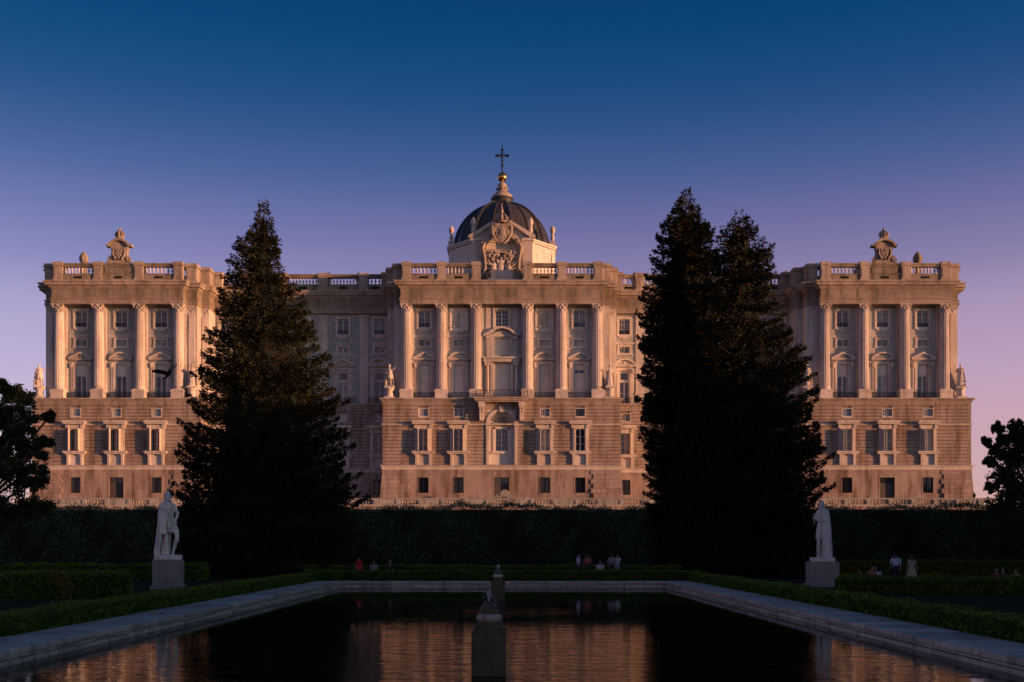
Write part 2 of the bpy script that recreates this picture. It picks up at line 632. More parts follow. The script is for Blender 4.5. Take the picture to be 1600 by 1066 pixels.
def part(mb, name, mat, loc=(0, 0, 0), smooth=None, parent=None):
    return mb.build(name, M[mat], parent or palace, loc, smooth)


Z1, Z2 = 15.05, 28.14          # floor of the column order, underside of the architrave
half_e = [(64.4, 60), (64.4, 2.6), (63.5, 2.6), (63.5, .5), (62.2, .5), (62.2, -.8), (44.0, -.8), (44.0, .5), (42.4, .5), (42.4, 2.6),
          (41.3, 2.6), (41.3, 5.3), (16.2, 5.3), (16.2, 2.6), (15.0, 2.6), (15.0, .5), (14.0, .5), (14.0, -.8)]
path_e = [(-x, y) for x, y in half_e] + [(x, y) for x, y in reversed(half_e)]
half_b = [(64.6, 60), (64.6, -1.3), (41.4, -1.3), (41.4, 4.5), (16.4, 4.5), (16.4, -1.3)]
path_b = [(-x, y) for x, y in half_b] + [(x, y) for x, y in reversed(half_b)]

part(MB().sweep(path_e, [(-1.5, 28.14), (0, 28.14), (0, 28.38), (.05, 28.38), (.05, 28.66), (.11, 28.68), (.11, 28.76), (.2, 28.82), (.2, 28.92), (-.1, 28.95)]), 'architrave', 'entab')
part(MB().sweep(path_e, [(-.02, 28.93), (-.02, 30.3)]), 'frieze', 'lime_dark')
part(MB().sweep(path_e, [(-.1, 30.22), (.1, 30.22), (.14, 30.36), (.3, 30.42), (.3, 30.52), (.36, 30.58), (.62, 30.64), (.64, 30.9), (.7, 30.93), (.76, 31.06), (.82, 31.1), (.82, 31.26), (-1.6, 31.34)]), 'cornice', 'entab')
part(MB().sweep(path_b, [(-.3, 14.42), (.06, 14.42), (.06, 14.58), (.16, 14.64), (.22, 14.78), (.36, 14.82), (.36, 15.0), (.3, 15.05), (-3.2, 15.052)]), 'basement_cornice', 'entab')
part(MB().sweep(path_b, [(-.3, 5.16), (.12, 5.18), (.14, 5.62), (.28, 5.7), (.30, 5.82), (-.3, 5.87)]), 'plinth_ledge', 'lime')
part(MB().sweep(path_b, [(-.2, 11.34), (.14, 11.36), (.18, 11.52), (-.2, 11.57)]), 'string_course', 'lime')

# solid cores behind the wall sheets, roof
core = []
for s in (-1, 1):
    a, b = sorted((s * 63.4, s * 42.6))
    core.append((a, b, 1.6, 58, 0, 31.0))
    a, b = sorted((s * 45, s * 14))
    core.append((a, b, 6.6, 58, 0, 31.0))
    a, b = sorted((s * 64.3, s * 62.5))
    core.append((a, b, 2.7, 58, 0, 31.0))
core.append((-14.9, 14.9, 1.6, 58, 0, 31.0))
for q in core:
    part(MB().box(*q), 'wall', 'infill')
roof = MB()
roof.box(-62.5, 62.5, 5.9, 57, 31.0, 31.28)
part(roof, 'roof', 'slate')
roof = [(-14, 14, .2, 6.0, 31.0, 31.3)]
for s in (-1, 1):
    a, b = sorted((s * 62, s * 44))
    roof.append((a, b, .2, 6.0, 31.0, 31.3))
for q in roof:
    part(MB().box(*q), 'roof', 'slate')

# bays -------------------------------------------------------------
PAV = [-58.65, -53.05, -47.5]                 # bay centres of the left pavilion (mirrored right)
COLS_P = [-61.4, -55.9, -50.2, -44.8]
COLS_C = [-13.2, -8.35, -3.57, 3.6, 8.3, 13.3]
CEN = [-10.78, -5.96, 0.0, 5.95, 10.8]
REC = [-17.65, -22.9, -28.7, -34.5, -39.9]
PIL = [-19.9, -25.75, -31.55, -37.35]

bays = []           # x, wall y above, basement wall y, section
for x in PAV:
    bays += [(x, .7, -1.18, 'left pavilion'), (-x, .7, -1.18, 'right pavilion')]
for x in CEN:
    bays.append((x, .7, -1.18, 'centre'))
for x in REC:
    bays += [(x, 5.9, 4.62, 'left wing'), (-x, 5.9, 4.62, 'right wing')]

UP = {'door': (1.5, Z1 + .02, 20.0), 'mezz': (1.5, 22.5, 23.4), 'attic': (1.6, 25.2, 27.4)}
LOW = {'ground': (1.42, 2.0, 4.13), 'main': (1.4, 7.75, 10.8), 'small': (1.3, 12.55, 13.6)}
GDOOR = (2.05, 0.6, 4.13)


def holes(xs, kinds, skip=()):
    h = []
    for x in xs:
        for k, (w_, a, b) in kinds.items():
            if (round(x, 2), k) in skip:
                continue
            h.append((x - w_ / 2, x + w_ / 2, a, b))
    return h


def band(*q):
    part(MB().box(*q), 'string_band', 'lime')


for x0, x1, xs, y in ((-62.3, -43.9, PAV, .7), (43.9, 62.3, [-x for x in PAV], .7), (-14.1, 14.1, CEN, .7), (-41.5, -16.0, REC, 5.9), (16.0, 41.5, [-x for x in REC], 5.9)):
    sk = {(-5.96, 'attic'), (5.95, 'attic'), (0.0, 'door'), (0.0, 'mezz'), (0.0, 'attic')}
    hs = holes(xs, UP, sk)
    if 0.0 in xs:
        hs += [(-.95, .95, 25.3, 27.55), (-1.2, 1.2, Z1 + .02, 20.2), (-1.15, 1.15, 21.3, 23.7)]
    part(MB().wall(x0, x1, Z1, 28.4, hs, y, .5), 'upper_wall', 'infill')
    cols = COLS_P + [-c for c in COLS_P] + COLS_C + PIL + [-c for c in PIL]
    # thin string bands between the columns
    for zc in (22.2, 23.95):
        prev = x0 + .01
        for c in sorted(c for c in cols if x0 < c < x1) + [None]:
            nxt = x1 - .01 if c is None else c - .72
            if nxt - prev > 2.0 and not (prev < 0 < nxt):
                if zc > 23:
                    band(prev, nxt, y - .08, y + .05, zc - .1, zc + .1)
                else:
                    mid = (prev + nxt) / 2
                    band(prev, mid - 1.12, y - .08, y + .05, zc - .1, zc + .1)
                    band(mid + 1.12, nxt, y - .08, y + .05, zc - .1, zc + .1)
            if c is not None:
                prev = c + .72

# basement sections: smooth plinth, rusticated courses with real joints
SEC = [(-64.6, -41.4, PAV, -1.3), (41.4, 64.6, [-x for x in PAV], -1.3), (-16.4, 16.4, CEN, -1.3), (-41.4, -16.4, REC, 4.5), (16.4, 41.4, [-x for x in REC], 4.5)]
PITCH = 0.477
for x0, x1, xs, y in SEC:
    gh = {k: LOW['ground'] for k in ('ground',)}
    low_h = []
    for x in xs:
        if abs(abs(x) - 53.05) < .1 or x == 0.0:
            low_h.append((x - GDOOR[0] / 2, x + GDOOR[0] / 2, .6 if x else 1.6, GDOOR[2]))
        else:
            low_h += holes([x], gh)
    part(MB().wall(x0, x1, 0, 5.3, low_h, y, .55), 'plinth_wall', 'plinth')
    up_h = []
    for x in xs:
        if x == 0.0:
            up_h.append((-1.95, 1.95, 5.9, 13.45))
        else:
            up_h += holes([x], {k: LOW[k] for k in ('main', 'small')})
    part(MB().wall(x0 + .05, x1 - .05, 5.3, 14.6, up_h, y + .15, .40), 'basement_wall', 'joint')
    z = 5.87
    m = MB()
    while z < 14.38:
        za, zb = z + .034, min(z + PITCH - .034, 14.41)
        segs = [(x0, x1)]
        for h in up_h:
            if h[2] < zb - .04 and h[3] > za + .04:
                ns = []
                for a, b in segs:
                    if h[1] <= a or h[0] >= b:
                        ns.append((a, b))
                        continue
                    if h[0] - a > .05:
                        ns.append((a, h[0]))
                    if b - h[1] > .05:
                        ns.append((h[1], b))
                segs = ns
        for a, b in segs:
            # leave upright joints between the stones of a course
            x = a
            while x < b - .01:
                e = min(x + rnd.uniform(1.3, 2.4), b)
                if b - e < .7:
                    e = b
                m.box(x, e - (.018 if e < b else 0), y + rnd.uniform(-.012, .012), y + .3, za, zb)
                x = e
        # the side return towards the recess
        if y < 0:
            for sx, do in ((x0, x0 > 0 or abs(x0) < 20), (x1, x1 < 0 or abs(x1) < 20)):
                if do:
                    m.box(*sorted((sx + .002, sx + (.3 if sx == x0 else -.3))), y + .302, 5.0, za, zb)
        z += PITCH
    tag(part(m, 'stone_courses', 'course'), kind='stuff')
    # quoins of the plinth: flaring blocks at the pavilion corners
    if y < 0:
        for cx, sg in ((x0, 1), (x1, -1)):
            nrow = 8
            for r in range(nrow):
                za, zb = r * .65 + .012, r * .65 + .638
                fa, fb = .42 * (1 - r / nrow), .42 * (1 - (r + 1) / nrow)
                wlen = 4.15 if r % 2 else 3.8
                cut = rnd.uniform(1.5, 2.4)
                for a, b in ((0, cut - .012), (cut + .012, wlen)):
                    q = MB()
                    xa0, xa1 = (cx - sg * (fa if a == 0 else -a)), cx + sg * b
                    xb0 = cx - sg * (fb if a == 0 else -a)
                    ya, yb = y - .06 - fa * .6, y - .06 - fb * .6
                    q.hexa([(xa0, ya, za), (xa1, ya, za), (xa1, y + .2, za), (xa0, y + (2.5 if a == 0 else .2), za)],
                           [(xb0, yb, zb), (xa1, yb, zb), (xa1, y + .2, zb), (xb0, y + (2.5 if a == 0 else .2), zb)])
                    part(q, 'quoin', 'plinth')

# plinth returns into the recesses
for s in (-1, 1):
    for x, w_ in ((41.4, .4), (16.4, -.4)):
        xa, xb = sorted((s * x, s * (x + w_)))
        part(MB().box(xa + .001, xb - .001, -1.25, 5.2, 0, 5.25), 'plinth_wall', 'plinth')

# inner returns of the pavilions and pilasters ----------------------
for s in (-1, 1):
    for a, b, y0, y1 in ((63.5, 62.25, .55, 3), (43.95, 42.45, .55, 3), (64.35, 62.6, 2.65, 8), (43, 41.35, 2.65, 6.8), (16.15, 14.4, 2.65, 6.8), (14.95, 14.05, .55, 3)):
        xa, xb = sorted((s * a, s * b))
        part(MB().box(xa, xb, y0, y1, Z1, 28.3), 'corner_wall', 'lime')


def leaf_ring(mb, r, z, h, n, out, wdt, rot=0.0):
    for i in range(n):
        a = 2 * PI * i / n + rot
        c, s_ = math.cos(a), math.sin(a)
        pts = [(c * r, s_ * r, z), (c * (r + .06), s_ * (r + .06), z + h * .6), (c * (r + out), s_ * (r + out), z + h), (c * (r + out + .04), s_ * (r + out + .04), z + h * .82)]
        mb.tube(pts, [(wdt, .05), (wdt * .9, .06), (wdt * .6, .06), (wdt * .3, .03)], 6)


def capital_mesh(flat=False):
    m = MB()
    m.lathe([(.66, 0), (.70, .05), (.66, .1), (.62, .12), (.64, .6), (.78, .98)], 20)
    leaf_ring(m, .66, .12, .38, 8, .16, .17)
    leaf_ring(m, .66, .12, .66, 8, .2, .15, PI / 8)
    for i in range(4):
        a = PI / 4 + i * PI / 2
        c, s_ = math.cos(a), math.sin(a)
        pts = []
        for k in range(9):
            t_ = k / 8
            ang = -PI / 2 + t_ * 2 * PI * 1.1
            rr = .15 * (1 - .55 * t_)
            rad = 1.0 + rr * math.cos(ang)
            pts.append((c * rad, s_ * rad, .82 + rr * math.sin(ang)))
        m.tube(pts, [(.09, .06)] * 9, 6)
    ab = [(-.98, -.98), (0, -.84), (.98, -.98), (.84, 0), (.98, .98), (0, .84), (-.98, .98), (-.84, 0)]
    V = [(x, y, .98) for x, y in ab] + [(x * 1.04, y * 1.04, 1.11) for x, y in ab]
    m.add(V, [tuple(range(7, -1, -1)), tuple(range(8, 16))] + [(i, (i + 1) % 8, (i + 1) % 8 + 8, i + 8) for i in range(8)])
    for a in range(4):
        m.ball((.9 * math.cos(a * PI / 2), .9 * math.sin(a * PI / 2), 1.0), .11, 6, 5)
    return m


def base_mesh():
    m = MB()
    m.box(-.98, .98, -.98, .98, 0, .22)
    m.lathe([(.95, .22), (1.0, .3), (.95, .4), (.84, .43), (.82, .5), (.88, .54), (.9, .6), (.84, .66), (.80, .68)], 24)
    return m


capm = capital_mesh()
capm.V = [(x * .88, y * .88, z) for x, y, z in capm.V]
cap_me = capm.mesh('capital', M['lime'], 40)
basm = base_mesh()
basm.V = [(x * .87, y * .87, z) for x, y, z in basm.V]
base_me = basm.mesh('column_base', M['lime'], 40)
NF = 20
flu = [1.0, .945, .93, .945]
shaft = MB()
H0, H1 = 16.15 + .68, 27.03
prof = []
for k in range(9):
    t_ = k / 8
    prof.append((.70 * (1 - .15 * t_ ** 1.7), H0 + (H1 - H0) * t_))
shaft.lathe(prof, NF * 4, fl=lambda i: flu[i % 4])
# carry shaft z relative to the column's foot
shaft.V = [(x, y, z - Z1) for x, y, z in shaft.V]
shaft_me = shaft.mesh('column', M['lime'], 60)
ped = MB()
ped.box(-.94, .94, -.94, .9, 0, .16).box(-.87, .87, -.87, .9, .16, .92).box(-.96, .96, -.96, .9, .92, 1.1)
ped_me = ped.mesh('column_pedestal', M['lime'])
for x in COLS_P + [-c for c in COLS_P] + COLS_C:
    c = inst(shaft_me, 'column', palace, (x, 0, Z1))
    inst(ped_me, 'column_pedestal', c, (0, 0, .003))
    inst(base_me, 'column_base', c, (0, 0, 1.1))
    inst(cap_me, 'capital', c, (0, 0, H1 - Z1))
    # half pilaster behind the column
    part(MB().box(-.86, .86, .42, .75, 0, Z2 - Z1 + .1), 'pilaster', 'lime', (x, 0, Z1), parent=None)

pm = MB()
pm.box(-.66, .66, -.16, .2, 0, 1.5).box(-.72, .72, -.22, .2, 1.5, 1.75).box(-.6, .6, -.12, .2, 1.75, 11.9)
pm.box(-.64, .64, -.18, .2, 11.55, 11.68).box(-.66, .66, -.2, .2, 12.55, 12.7).box(-.72, .72, -.28, .2, 12.7, 12.95).box(-.60, .60, -.12, .2, 11.9, 12.55)
pil_me = pm.mesh('pilaster', M['lime'])
for x in PIL:
    for s in (-1, 1):
        inst(pil_me, 'pilaster', palace, (s * x, 5.87, Z1))
# slim pilasters with capitals on the stepped corners
cp = MB()
cp.box(-.5, .5, -.14, .1, 0, 1.3).box(-.42, .42, -.1, .1, 1.3, 11.98)
cp_me = cp.mesh('pilaster', M['lime'])
for s in (-1, 1):
    for x, y in ((62.88, .53), (43.15, .53), (41.9, 2.62), (15.6, 2.62)):
        o = inst(cp_me, 'pilaster', palace, (s * x, y, Z1))
        inst(cap_me, 'capital', o, (0, .25, H1 - Z1), sc=(.62, .42, 1))

# windows ------------------------------------------------------------
_cache = {}


def sash_mb(w_, h_, cols, rows, fr=.12, bar=.05, z0=0.0):
    m = MB()
    m.box(-w_ / 2, -w_ / 2 + fr, 0, .08, z0, z0 + h_).box(w_ / 2 - fr, w_ / 2, 0, .08, z0, z0 + h_)
    m.box(-w_ / 2 + fr, w_ / 2 - fr, 0, .08, z0, z0 + fr).box(-w_ / 2 + fr, w_ / 2 - fr, 0, .08, z0 + h_ - fr, z0 + h_)
    m.box(-.09, .09, -.02, .08, z0 + fr, z0 + h_ - fr)
    for k in range(1, rows):
        z = z0 + h_ * k / rows
        m.box(-w_ / 2 + fr, -.09, .015, .06, z - bar / 2, z + bar / 2).box(.09, w_ / 2 - fr, .015, .06, z - bar / 2, z + bar / 2)
    for k in range(1, cols):
        for s in (-1, 1):
            x = s * (.09 + (w_ / 2 - fr - .09) * k / cols)
            m.box(x - bar / 2, x + bar / 2, .01, .055, z0 + fr, z0 + h_ - fr)
    return m


def pane_me(w_, h_, mat):
    k = ('pane', w_, h_, mat)
    if k not in _cache:
        _cache[k] = MB().box(-w_ / 2, w_ / 2, 0, .02, 0, h_).mesh('pane', M[mat])
    return _cache[k]


def frame_mb(w_, h_, t_, proud, foot=True):
    m = MB()
    a = w_ / 2
    m.box(-a - t_, -a, -proud, .05, -t_ if foot else 0, h_ + t_).box(a, a + t_, -proud, .05, -t_ if foot else 0, h_ + t_)
    m.box(-a, a, -proud, .05, h_, h_ + t_)
    if foot:
        m.box(-a, a, -proud, .05, -t_, 0)
    m.box(-a - t_ - .06, a + t_ + .06, -proud - .05, .05, h_ + t_, h_ + t_ + .08)
    return m


def arc(cx, cz, r, a0, a1, n):
    return [(cx + r * math.cos(a0 + (a1 - a0) * i / n), cz + r * math.sin(a0 + (a1 - a0) * i / n)) for i in range(n + 1)]


def pediment_mb(kind, w_=3.3, h_=1.05):
    m = MB()
    a = w_ / 2
    m.box(-a, a, -.5, .05, 0, .16).box(-a + .12, a - .12, -.34, .05, -.12, 0)
    if kind == 'triangle':
        m.prism([(-a + .2, .16), (a - .2, .16), (0, h_ - .25)], -.22, .05)
        for s in (-1, 1):
            m.prism([(s * a, .16), (s * a, .32), (0, h_ + .02), (0, h_ - .24), (s * (a - .5), .16)][::s], -.52, .04)
    else:
        rr = (a * a + (h_ - .16) ** 2) / (2 * (h_ - .16))
        cz = h_ - rr
        th = math.asin(a / rr)
        outer = arc(0, cz, rr, PI / 2 + th, PI / 2 - th, 14)
        inner = arc(0, cz, rr - .22, PI / 2 - th * .96, PI / 2 + th * .96, 14)
        m.prism([(-a + .1, .16)] + arc(0, cz, rr - .2, PI / 2 + th * .9, PI / 2 - th * .9, 10) + [(a - .1, .16)], -.22, .04)
        for i in range(14):
            o0, o1 = outer[i], outer[i + 1]
            i0, i1 = inner[14 - i], inner[13 - i]
            m.prism([o0, o1, i1, i0], -.52, .03)
    # carved shell in the tympanum
    m.ball((0, -.26, .42), (.34, .12, .24), 10, 6)
    for s in (-1, 1):
        m.tube([(s * .3, -.27, .4), (s * .7, -.28, .3), (s * 1.0, -.26, .26)], [.11, .08, .04], 6)
    return m


def rail_mb(w_, h_, step=.13, top=.05):
    m = MB()
    m.box(-w_ / 2, w_ / 2, -.03, .03, h_ - top, h_).box(-w_ / 2, w_ / 2, -.025, .025, .06, .1)
    n = int(w_ / step)
    for i in range(n + 1):
        x = -w_ / 2 + .015 + (w_ - .03) * i / n
        m.box(x - .014, x + .014, -.014, .014, 0.0, h_ - top)
    return m


def shared(key, fn, mat, smooth=None):
    if key not in _cache:
        _cache[key] = fn().mesh(key[0] if isinstance(key, tuple) else key, M[mat], smooth)
    return _cache[key]


def panes(win, w_, h_, y, z0, mat):
    pw = round(w_ / 2 - .1, 3)
    for s in (-1, 1):
        inst(pane_me(pw, round(h_ - .1, 3), mat), 'pane', win, (s * (pw / 2 + .03), y, z0 + .05))


def attic_window(x, y, cur):
    w_, a, b = UP['attic']
    h_ = b - a

    def fr():
        m = frame_mb(w_, h_, .27, .15)
        m.box(-.75, .75, -.13, .05, -.5, -.27)
        m.prism([(-.4, -.5), (.4, -.5), (.25, -.66), (-.25, -.66)], -.12, .05)
        m.box(-w_ / 2 - .36, -w_ / 2 - .27, -.12, .05, h_ - .4, h_ + .25).box(w_ / 2 + .27, w_ / 2 + .36, -.12, .05, h_ - .4, h_ + .25)
        return m
    win = inst(shared('attic_frame', fr, 'lime'), 'window', palace, (x, y, a))
    inst(shared('sash_attic', lambda: sash_mb(w_, h_, 2, 3), 'sash'), 'sash', win, (0, .2, 0))
    panes(win, w_, h_, .25, 0, cur)
    inst(shared('rail_attic', lambda: rail_mb(w_ - .04, .62, .12), 'iron'), 'railing', win, (0, -.06, .01))


def mezz_window(x, y, cur):
    w_, a, b = UP['mezz']

    def fr():
        m = frame_mb(w_, b - a, .24, .13)
        for s in (-1, 1):
            m.box(*sorted((s * (w_ / 2 + .24), s * (w_ / 2 + .36))), -.11, .05, -.24, .22)
        return m
    win = inst(shared('mezz_frame', fr, 'lime'), 'window', palace, (x, y, a))
    inst(shared('sash_mezz', lambda: sash_mb(w_, b - a, 2, 1), 'sash'), 'sash', win, (0, .2, 0))
    panes(win, w_, b - a, .25, 0, cur)


def door_window(x, y, kind, blank, cur, railw, transom):
    w_, a, b = UP['door']
    h_ = b - a

    def fr():
        m = frame_mb(w_, h_, .34, .16, foot=False)
        for s in (-1, 1):
            m.box(*sorted((s * (w_ / 2 + .36), s * (w_ / 2 + .62))), -.1, .05, .0, h_ - .3)
            m.box(*sorted((s * (w_ / 2 + .36), s * (w_ / 2 + .68))), -.4, .05, h_ - .3, h_ + .25)
            m.ball((s * (w_ / 2 + .52), -.3, h_ - .35), (.15, .14, .16), 8, 6)
        m.box(-w_ / 2 - .3, w_ / 2 + .3, -.08, .05, h_ + .5, h_ + .62)
        return m
    win = inst(shared('door_frame', fr, 'lime'), 'window', palace, (x, y, a))
    inst(shared(('pediment', kind), lambda: pediment_mb(kind), 'lime'), 'pediment', win, (0, 0, h_ + .64))
    if blank:
        def bl():
            m = MB()
            m.box(-w_ / 2, w_ / 2, .12, .2, 0, h_)
            for k in range(4):
                m.box(-w_ / 2 + .12, w_ / 2 - .12, .09, .12, .25 + k * 1.18, 1.25 + k * 1.18)
            return m
        inst(shared('blank_panel', bl, 'blank'), 'closed_shutter', win)
        if blank == 2:
            for s in (-1, 1):
                inst(pane_me(.55, .42, 'glass'), 'pane', win, (s * .34, .06, 3.75))
    else:
        hh = 3.35
        inst(shared('sash_door', lambda: sash_mb(w_ - .04, hh, 1, 2), 'sash'), 'sash', win, (0, .2, 0))
        panes(win, w_ - .04, hh, .25, 0, cur)
        if transom:
            inst(shared('transom_bar', lambda: MB().box(-w_ / 2, w_ / 2, .15, .3, hh, hh + .25).box(-w_ / 2, w_ / 2, .15, .3, h_ - .35, h_).box(-w_ / 2, -w_ / 2 + .2, .15, .3, hh + .25, h_ - .35).box(w_ / 2 - .2, w_ / 2, .15, .3, hh + .25, h_ - .35), 'blank'), 'transom', win)
            inst(pane_me(w_ - .4, round(h_ - .6 - hh, 3), 'glass'), 'pane', win, (0, .24, hh + .25))
        else:
            inst(shared('transom_panel', lambda: MB().box(-w_ / 2, w_ / 2, .14, .3, hh + .002, h_).box(-w_ / 2 + .15, w_ / 2 - .15, .11, .14, hh + .15, h_ - .15), 'blank'), 'transom', win)
    inst(shared(('balcony_rail', round(railw, 1)), lambda: rail_mb(round(railw, 1), .98), 'iron'), 'railing', win, (0, -.55 if y < 3 else -.5, -.01))


def main_window(x, y, shutters, cur, z0=0.0, hood=True, rows=3):
    w_, a, b = LOW['main']
    h_ = b - a

    def fr():
        m = MB()
        p = .30
        for s in (-1, 1):
            m.box(*sorted((s * (w_ / 2), s * (w_ / 2 + .22))), -p, .05, 0, h_ + .25)
            m.box(*sorted((s * (w_ / 2 + .222), s * (w_ / 2 + .46))), -p + .1, .05, -.02, h_ + .22)
            m.box(*sorted((s * (w_ / 2 + .08), s * (w_ / 2 + .4))), -p - .14, .05, -1.92, -.42)
            m.box(*sorted((s * (w_ / 2 + .04), s * (w_ / 2 + .44))), -p - .22, .05, -.66, -.42)
            m.box(*sorted((s * (w_ / 2 + .1), s * (w_ / 2 + .56))), -p - .12, .05, h_ + .1, h_ + .62)
        m.box(-w_ / 2, w_ / 2, -p, .05, h_, h_ + .25)
        m.box(-w_ / 2 - .46, w_ / 2 + .46, -p - .02, .05, h_ + .252, h_ + .6)
        m.box(-w_ / 2 - .78, w_ / 2 + .78, -p - .5, .05, h_ + .62, h_ + .8)
        m.prism([(-w_ / 2 - .95, h_ + .8), (w_ / 2 + .95, h_ + .8), (w_ / 2 + .7, h_ + 1.12), (-w_ / 2 - .7, h_ + 1.12)], -p - .62, .05)
        m.box(-w_ / 2 - .85, w_ / 2 + .85, -p - .4, .05, -.22, -.02)
        m.box(-w_ / 2 - .75, w_ / 2 + .75, -p - .26, .05, -.42, -.222)
        m.box(-w_ / 2 - .1, w_ / 2 + .1, -.16, .05, -1.9, -.43)
        return m
    win = inst(shared('main_frame', fr, 'lime'), 'window', palace, (x, y, a))
    inst(shared(('sash_main', rows), lambda: sash_mb(w_, h_, 1, rows), 'sash' if shutters else 'sash'), 'sash', win, (0, .12, 0))
    panes(win, w_, h_, .17, 0, cur)
    if shutters:
        def sh(s):
            m = MB()
            m.box(-.03, .03, -.78, 0, 0, h_ - .06)
            for k in range(3):
                m.box(s * .03 if s > 0 else -.045, .045 if s > 0 else -.03, -.7, -.08, .14 + k * .98, 1.0 + k * .98)
            return m
        for s in (-1, 1):
            if shutters in (2, s):
                inst(shared(('shutter', s), lambda: sh(-s), 'shutter'), 'shutter', win, (s * (w_ / 2 - .035), -.18, .03))


def small_window(x, y, cur, dark=False):
    w_, a, b = LOW['small']
    h_ = b - a

    def fr():
        m = MB()
        m.box(-w_ / 2 - .1, w_ / 2 + .1, -.16, .1, -.16, -.001)
        for s in (-1, 1):
            m.box(*sorted((s * w_ / 2, s * (w_ / 2 + .1))), -.14, .1, 0, h_)
        m.box(-w_ / 2 - .1, w_ / 2 + .1, -.14, .1, h_, h_ + .1)
        return m
    win = inst(shared('small_frame', fr, 'lime'), 'window', palace, (x, y, a))
    if not dark:
        inst(shared('sash_small', lambda: sash_mb(w_, h_, 2, 2), 'sash'), 'sash', win, (0, .14, 0))
    panes(win, w_, h_, .2, 0, cur)


def ground_window(x, y, cur):
    w_, a, b = LOW['ground']
    h_ = b - a
    win = inst(shared('ground_frame', lambda: MB().box(-w_ / 2 - .12, w_ / 2 + .12, -.05, .2, -.2, -.001).box(-w_ / 2 - .14, -w_ / 2, -.03, .2, 0, h_ + .14).box(w_ / 2, w_ / 2 + .14, -.03, .2, 0, h_ + .14).box(-w_ / 2, w_ / 2, -.03, .2, h_, h_ + .14), 'plinth'), 'window', palace, (x, y, a))
    inst(shared('sash_ground', lambda: sash_mb(w_, h_, 1, 2), 'sash_dark'), 'sash', win, (0, .32, 0))
    panes(win, w_, h_, .37, 0, cur)
    inst(shared('bars_ground', lambda: rail_mb(w_, h_, .2, .04), 'iron'), 'window_bars', win, (0, .1, 0))


def ground_door(x, y, z0):
    w_, a, b = GDOOR
    h_ = b - z0

    def dr():
        m = MB()
        m.box(-w_ / 2, w_ / 2, .42, .5, 0, h_)
        for s in (-1, 1):
            for z in (0.15, 1.35):
                m.box(*sorted((s * .12, s * (w_ / 2 - .12))), .38, .42, z, min(z + 1.05, h_ - .8))
        return m
    d = inst(shared(('entrance_door', z0), dr, 'sash_dark'), 'door', palace, (x, y, z0))
    inst(shared('doorframe', lambda: MB().box(-w_ / 2 - .16, -w_ / 2, -.03, .2, 0, h_ + .16).box(w_ / 2, w_ / 2 + .16, -.03, .2, 0, h_ + .16).box(-w_ / 2, w_ / 2, -.03, .2, h_, h_ + .16), 'plinth'), 'door_frame', d)
    for s in (-1, 1):
        inst(pane_me(.86, .7, 'glass'), 'pane', d, (s * .49, .39, h_ - .76))


CUR = ['glass', 'glass', 'glass_c', 'glass', 'glass_w', 'glass_c']
for x, yu, yb, sec in bays:
    i = int(abs(x) * 7 + (x > 0))
    tri = {58.65: 'triangle', 53.05: 'arch', 47.5: 'triangle', 10.78: 'triangle', 10.8: 'triangle', 5.96: 'arch', 5.95: 'arch', 17.65: 'arch', 22.9: 'triangle', 28.7: 'arch', 34.5: 'triangle', 39.9: 'arch'}.get(round(abs(x), 2), 'arch')
    if x != 0.0:
        if not (sec == 'centre' and abs(x) < 7):
            attic_window(x, yu, rnd.choice(CUR))
        mezz_window(x, yu, rnd.choice(CUR))
        blank = 0
        if sec == 'centre':
            blank = 2 if x > 9 else 1
        door_window(x, yu, tri, blank, rnd.choice(['glass_c', 'glass']), 3.1 if sec == 'centre' else 3.5, 'wing' in sec)
        sh = {'left pavilion': 2, 'centre': 2 if x < 0 else 0, 'right pavilion': -1, 'left wing': 0, 'right wing': 1}[sec]
        if abs(x - 5.95) < .01:
            sh = -1
        main_window(x, yb - .0, sh, rnd.choice(CUR), rows=2 if sec == 'right pavilion' else 3)
        small_window(x, yb, 'glass' if (round(x, 2) in (10.8,)) else rnd.choice(CUR), dark=round(x, 2) == 10.8)
        if abs(abs(x) - 53.05) < .1:
            ground_door(x, yb - .12, .6)
        else:
            ground_window(x, yb - .12, 'glass')

# central bay ----------------------------------------------------------
cw = MB()
cw.box(-1.15, 1.15, 1.25, 1.3, 21.3, 23.7)
cw.box(-1.2, 1.2, 1.15, 1.3, Z1 + .02, 20.2)
for k in range(4):
    cw.box(-1.05, 1.05, 1.12, 1.15, Z1 + .2 + k * 1.25, Z1 + 1.3 + k * 1.25)
part(cw, 'blank_panel', 'blank', (0, -.2, 0))
cf = MB()
for s in (-1, 1):
    cf.box(*sorted((s * 1.2, s * 1.6)), .6, 1.0, Z1 + .02, 20.3)
    cf.tube([(s * 2.0, .62, Z1 + .9), (s * 2.0, .62, Z1 + 3), (s * 2.0, .62, 19.8)], [.25, .25, .21], 14)
    cf.box(*sorted((s * 1.66, s * 2.34)), .3, .95, Z1 + .02, Z1 + .85)
    cf.box(*sorted((s * 1.62, s * 2.36)), .3, .95, 19.8, 20.3)
    cf.box(*sorted((s * 1.15, s * 1.5)), .65, .95, 21.0, 23.8)
    cf.box(*sorted((s * 1.55, s * 2.1)), .6, .95, 21.0, 23.8)
    cf.box(*sorted((s * 1.5, s * 2.2)), .45, .95, 23.5, 23.9)
    cf.box(*sorted((s * .95, s * 1.25)), .7, .95, 25.292, 27.558)
    cf.box(*sorted((s * 1.5, s * 2.2)), .8, .95, 24.7, 28.1)
    cf.prism([(s * 2.6, 23.9), (s * 2.6, 24.1), (s * 1.0, 25.0), (0, 25.2), (0, 24.95), (s * .9, 24.78), (s * 2.0, 23.95)][::s], .2, .95)
cf.box(-2.55, 2.55, .3, .95, 20.3, 20.75).box(-2.75, 2.75, .12, .95, 20.75, 20.98)
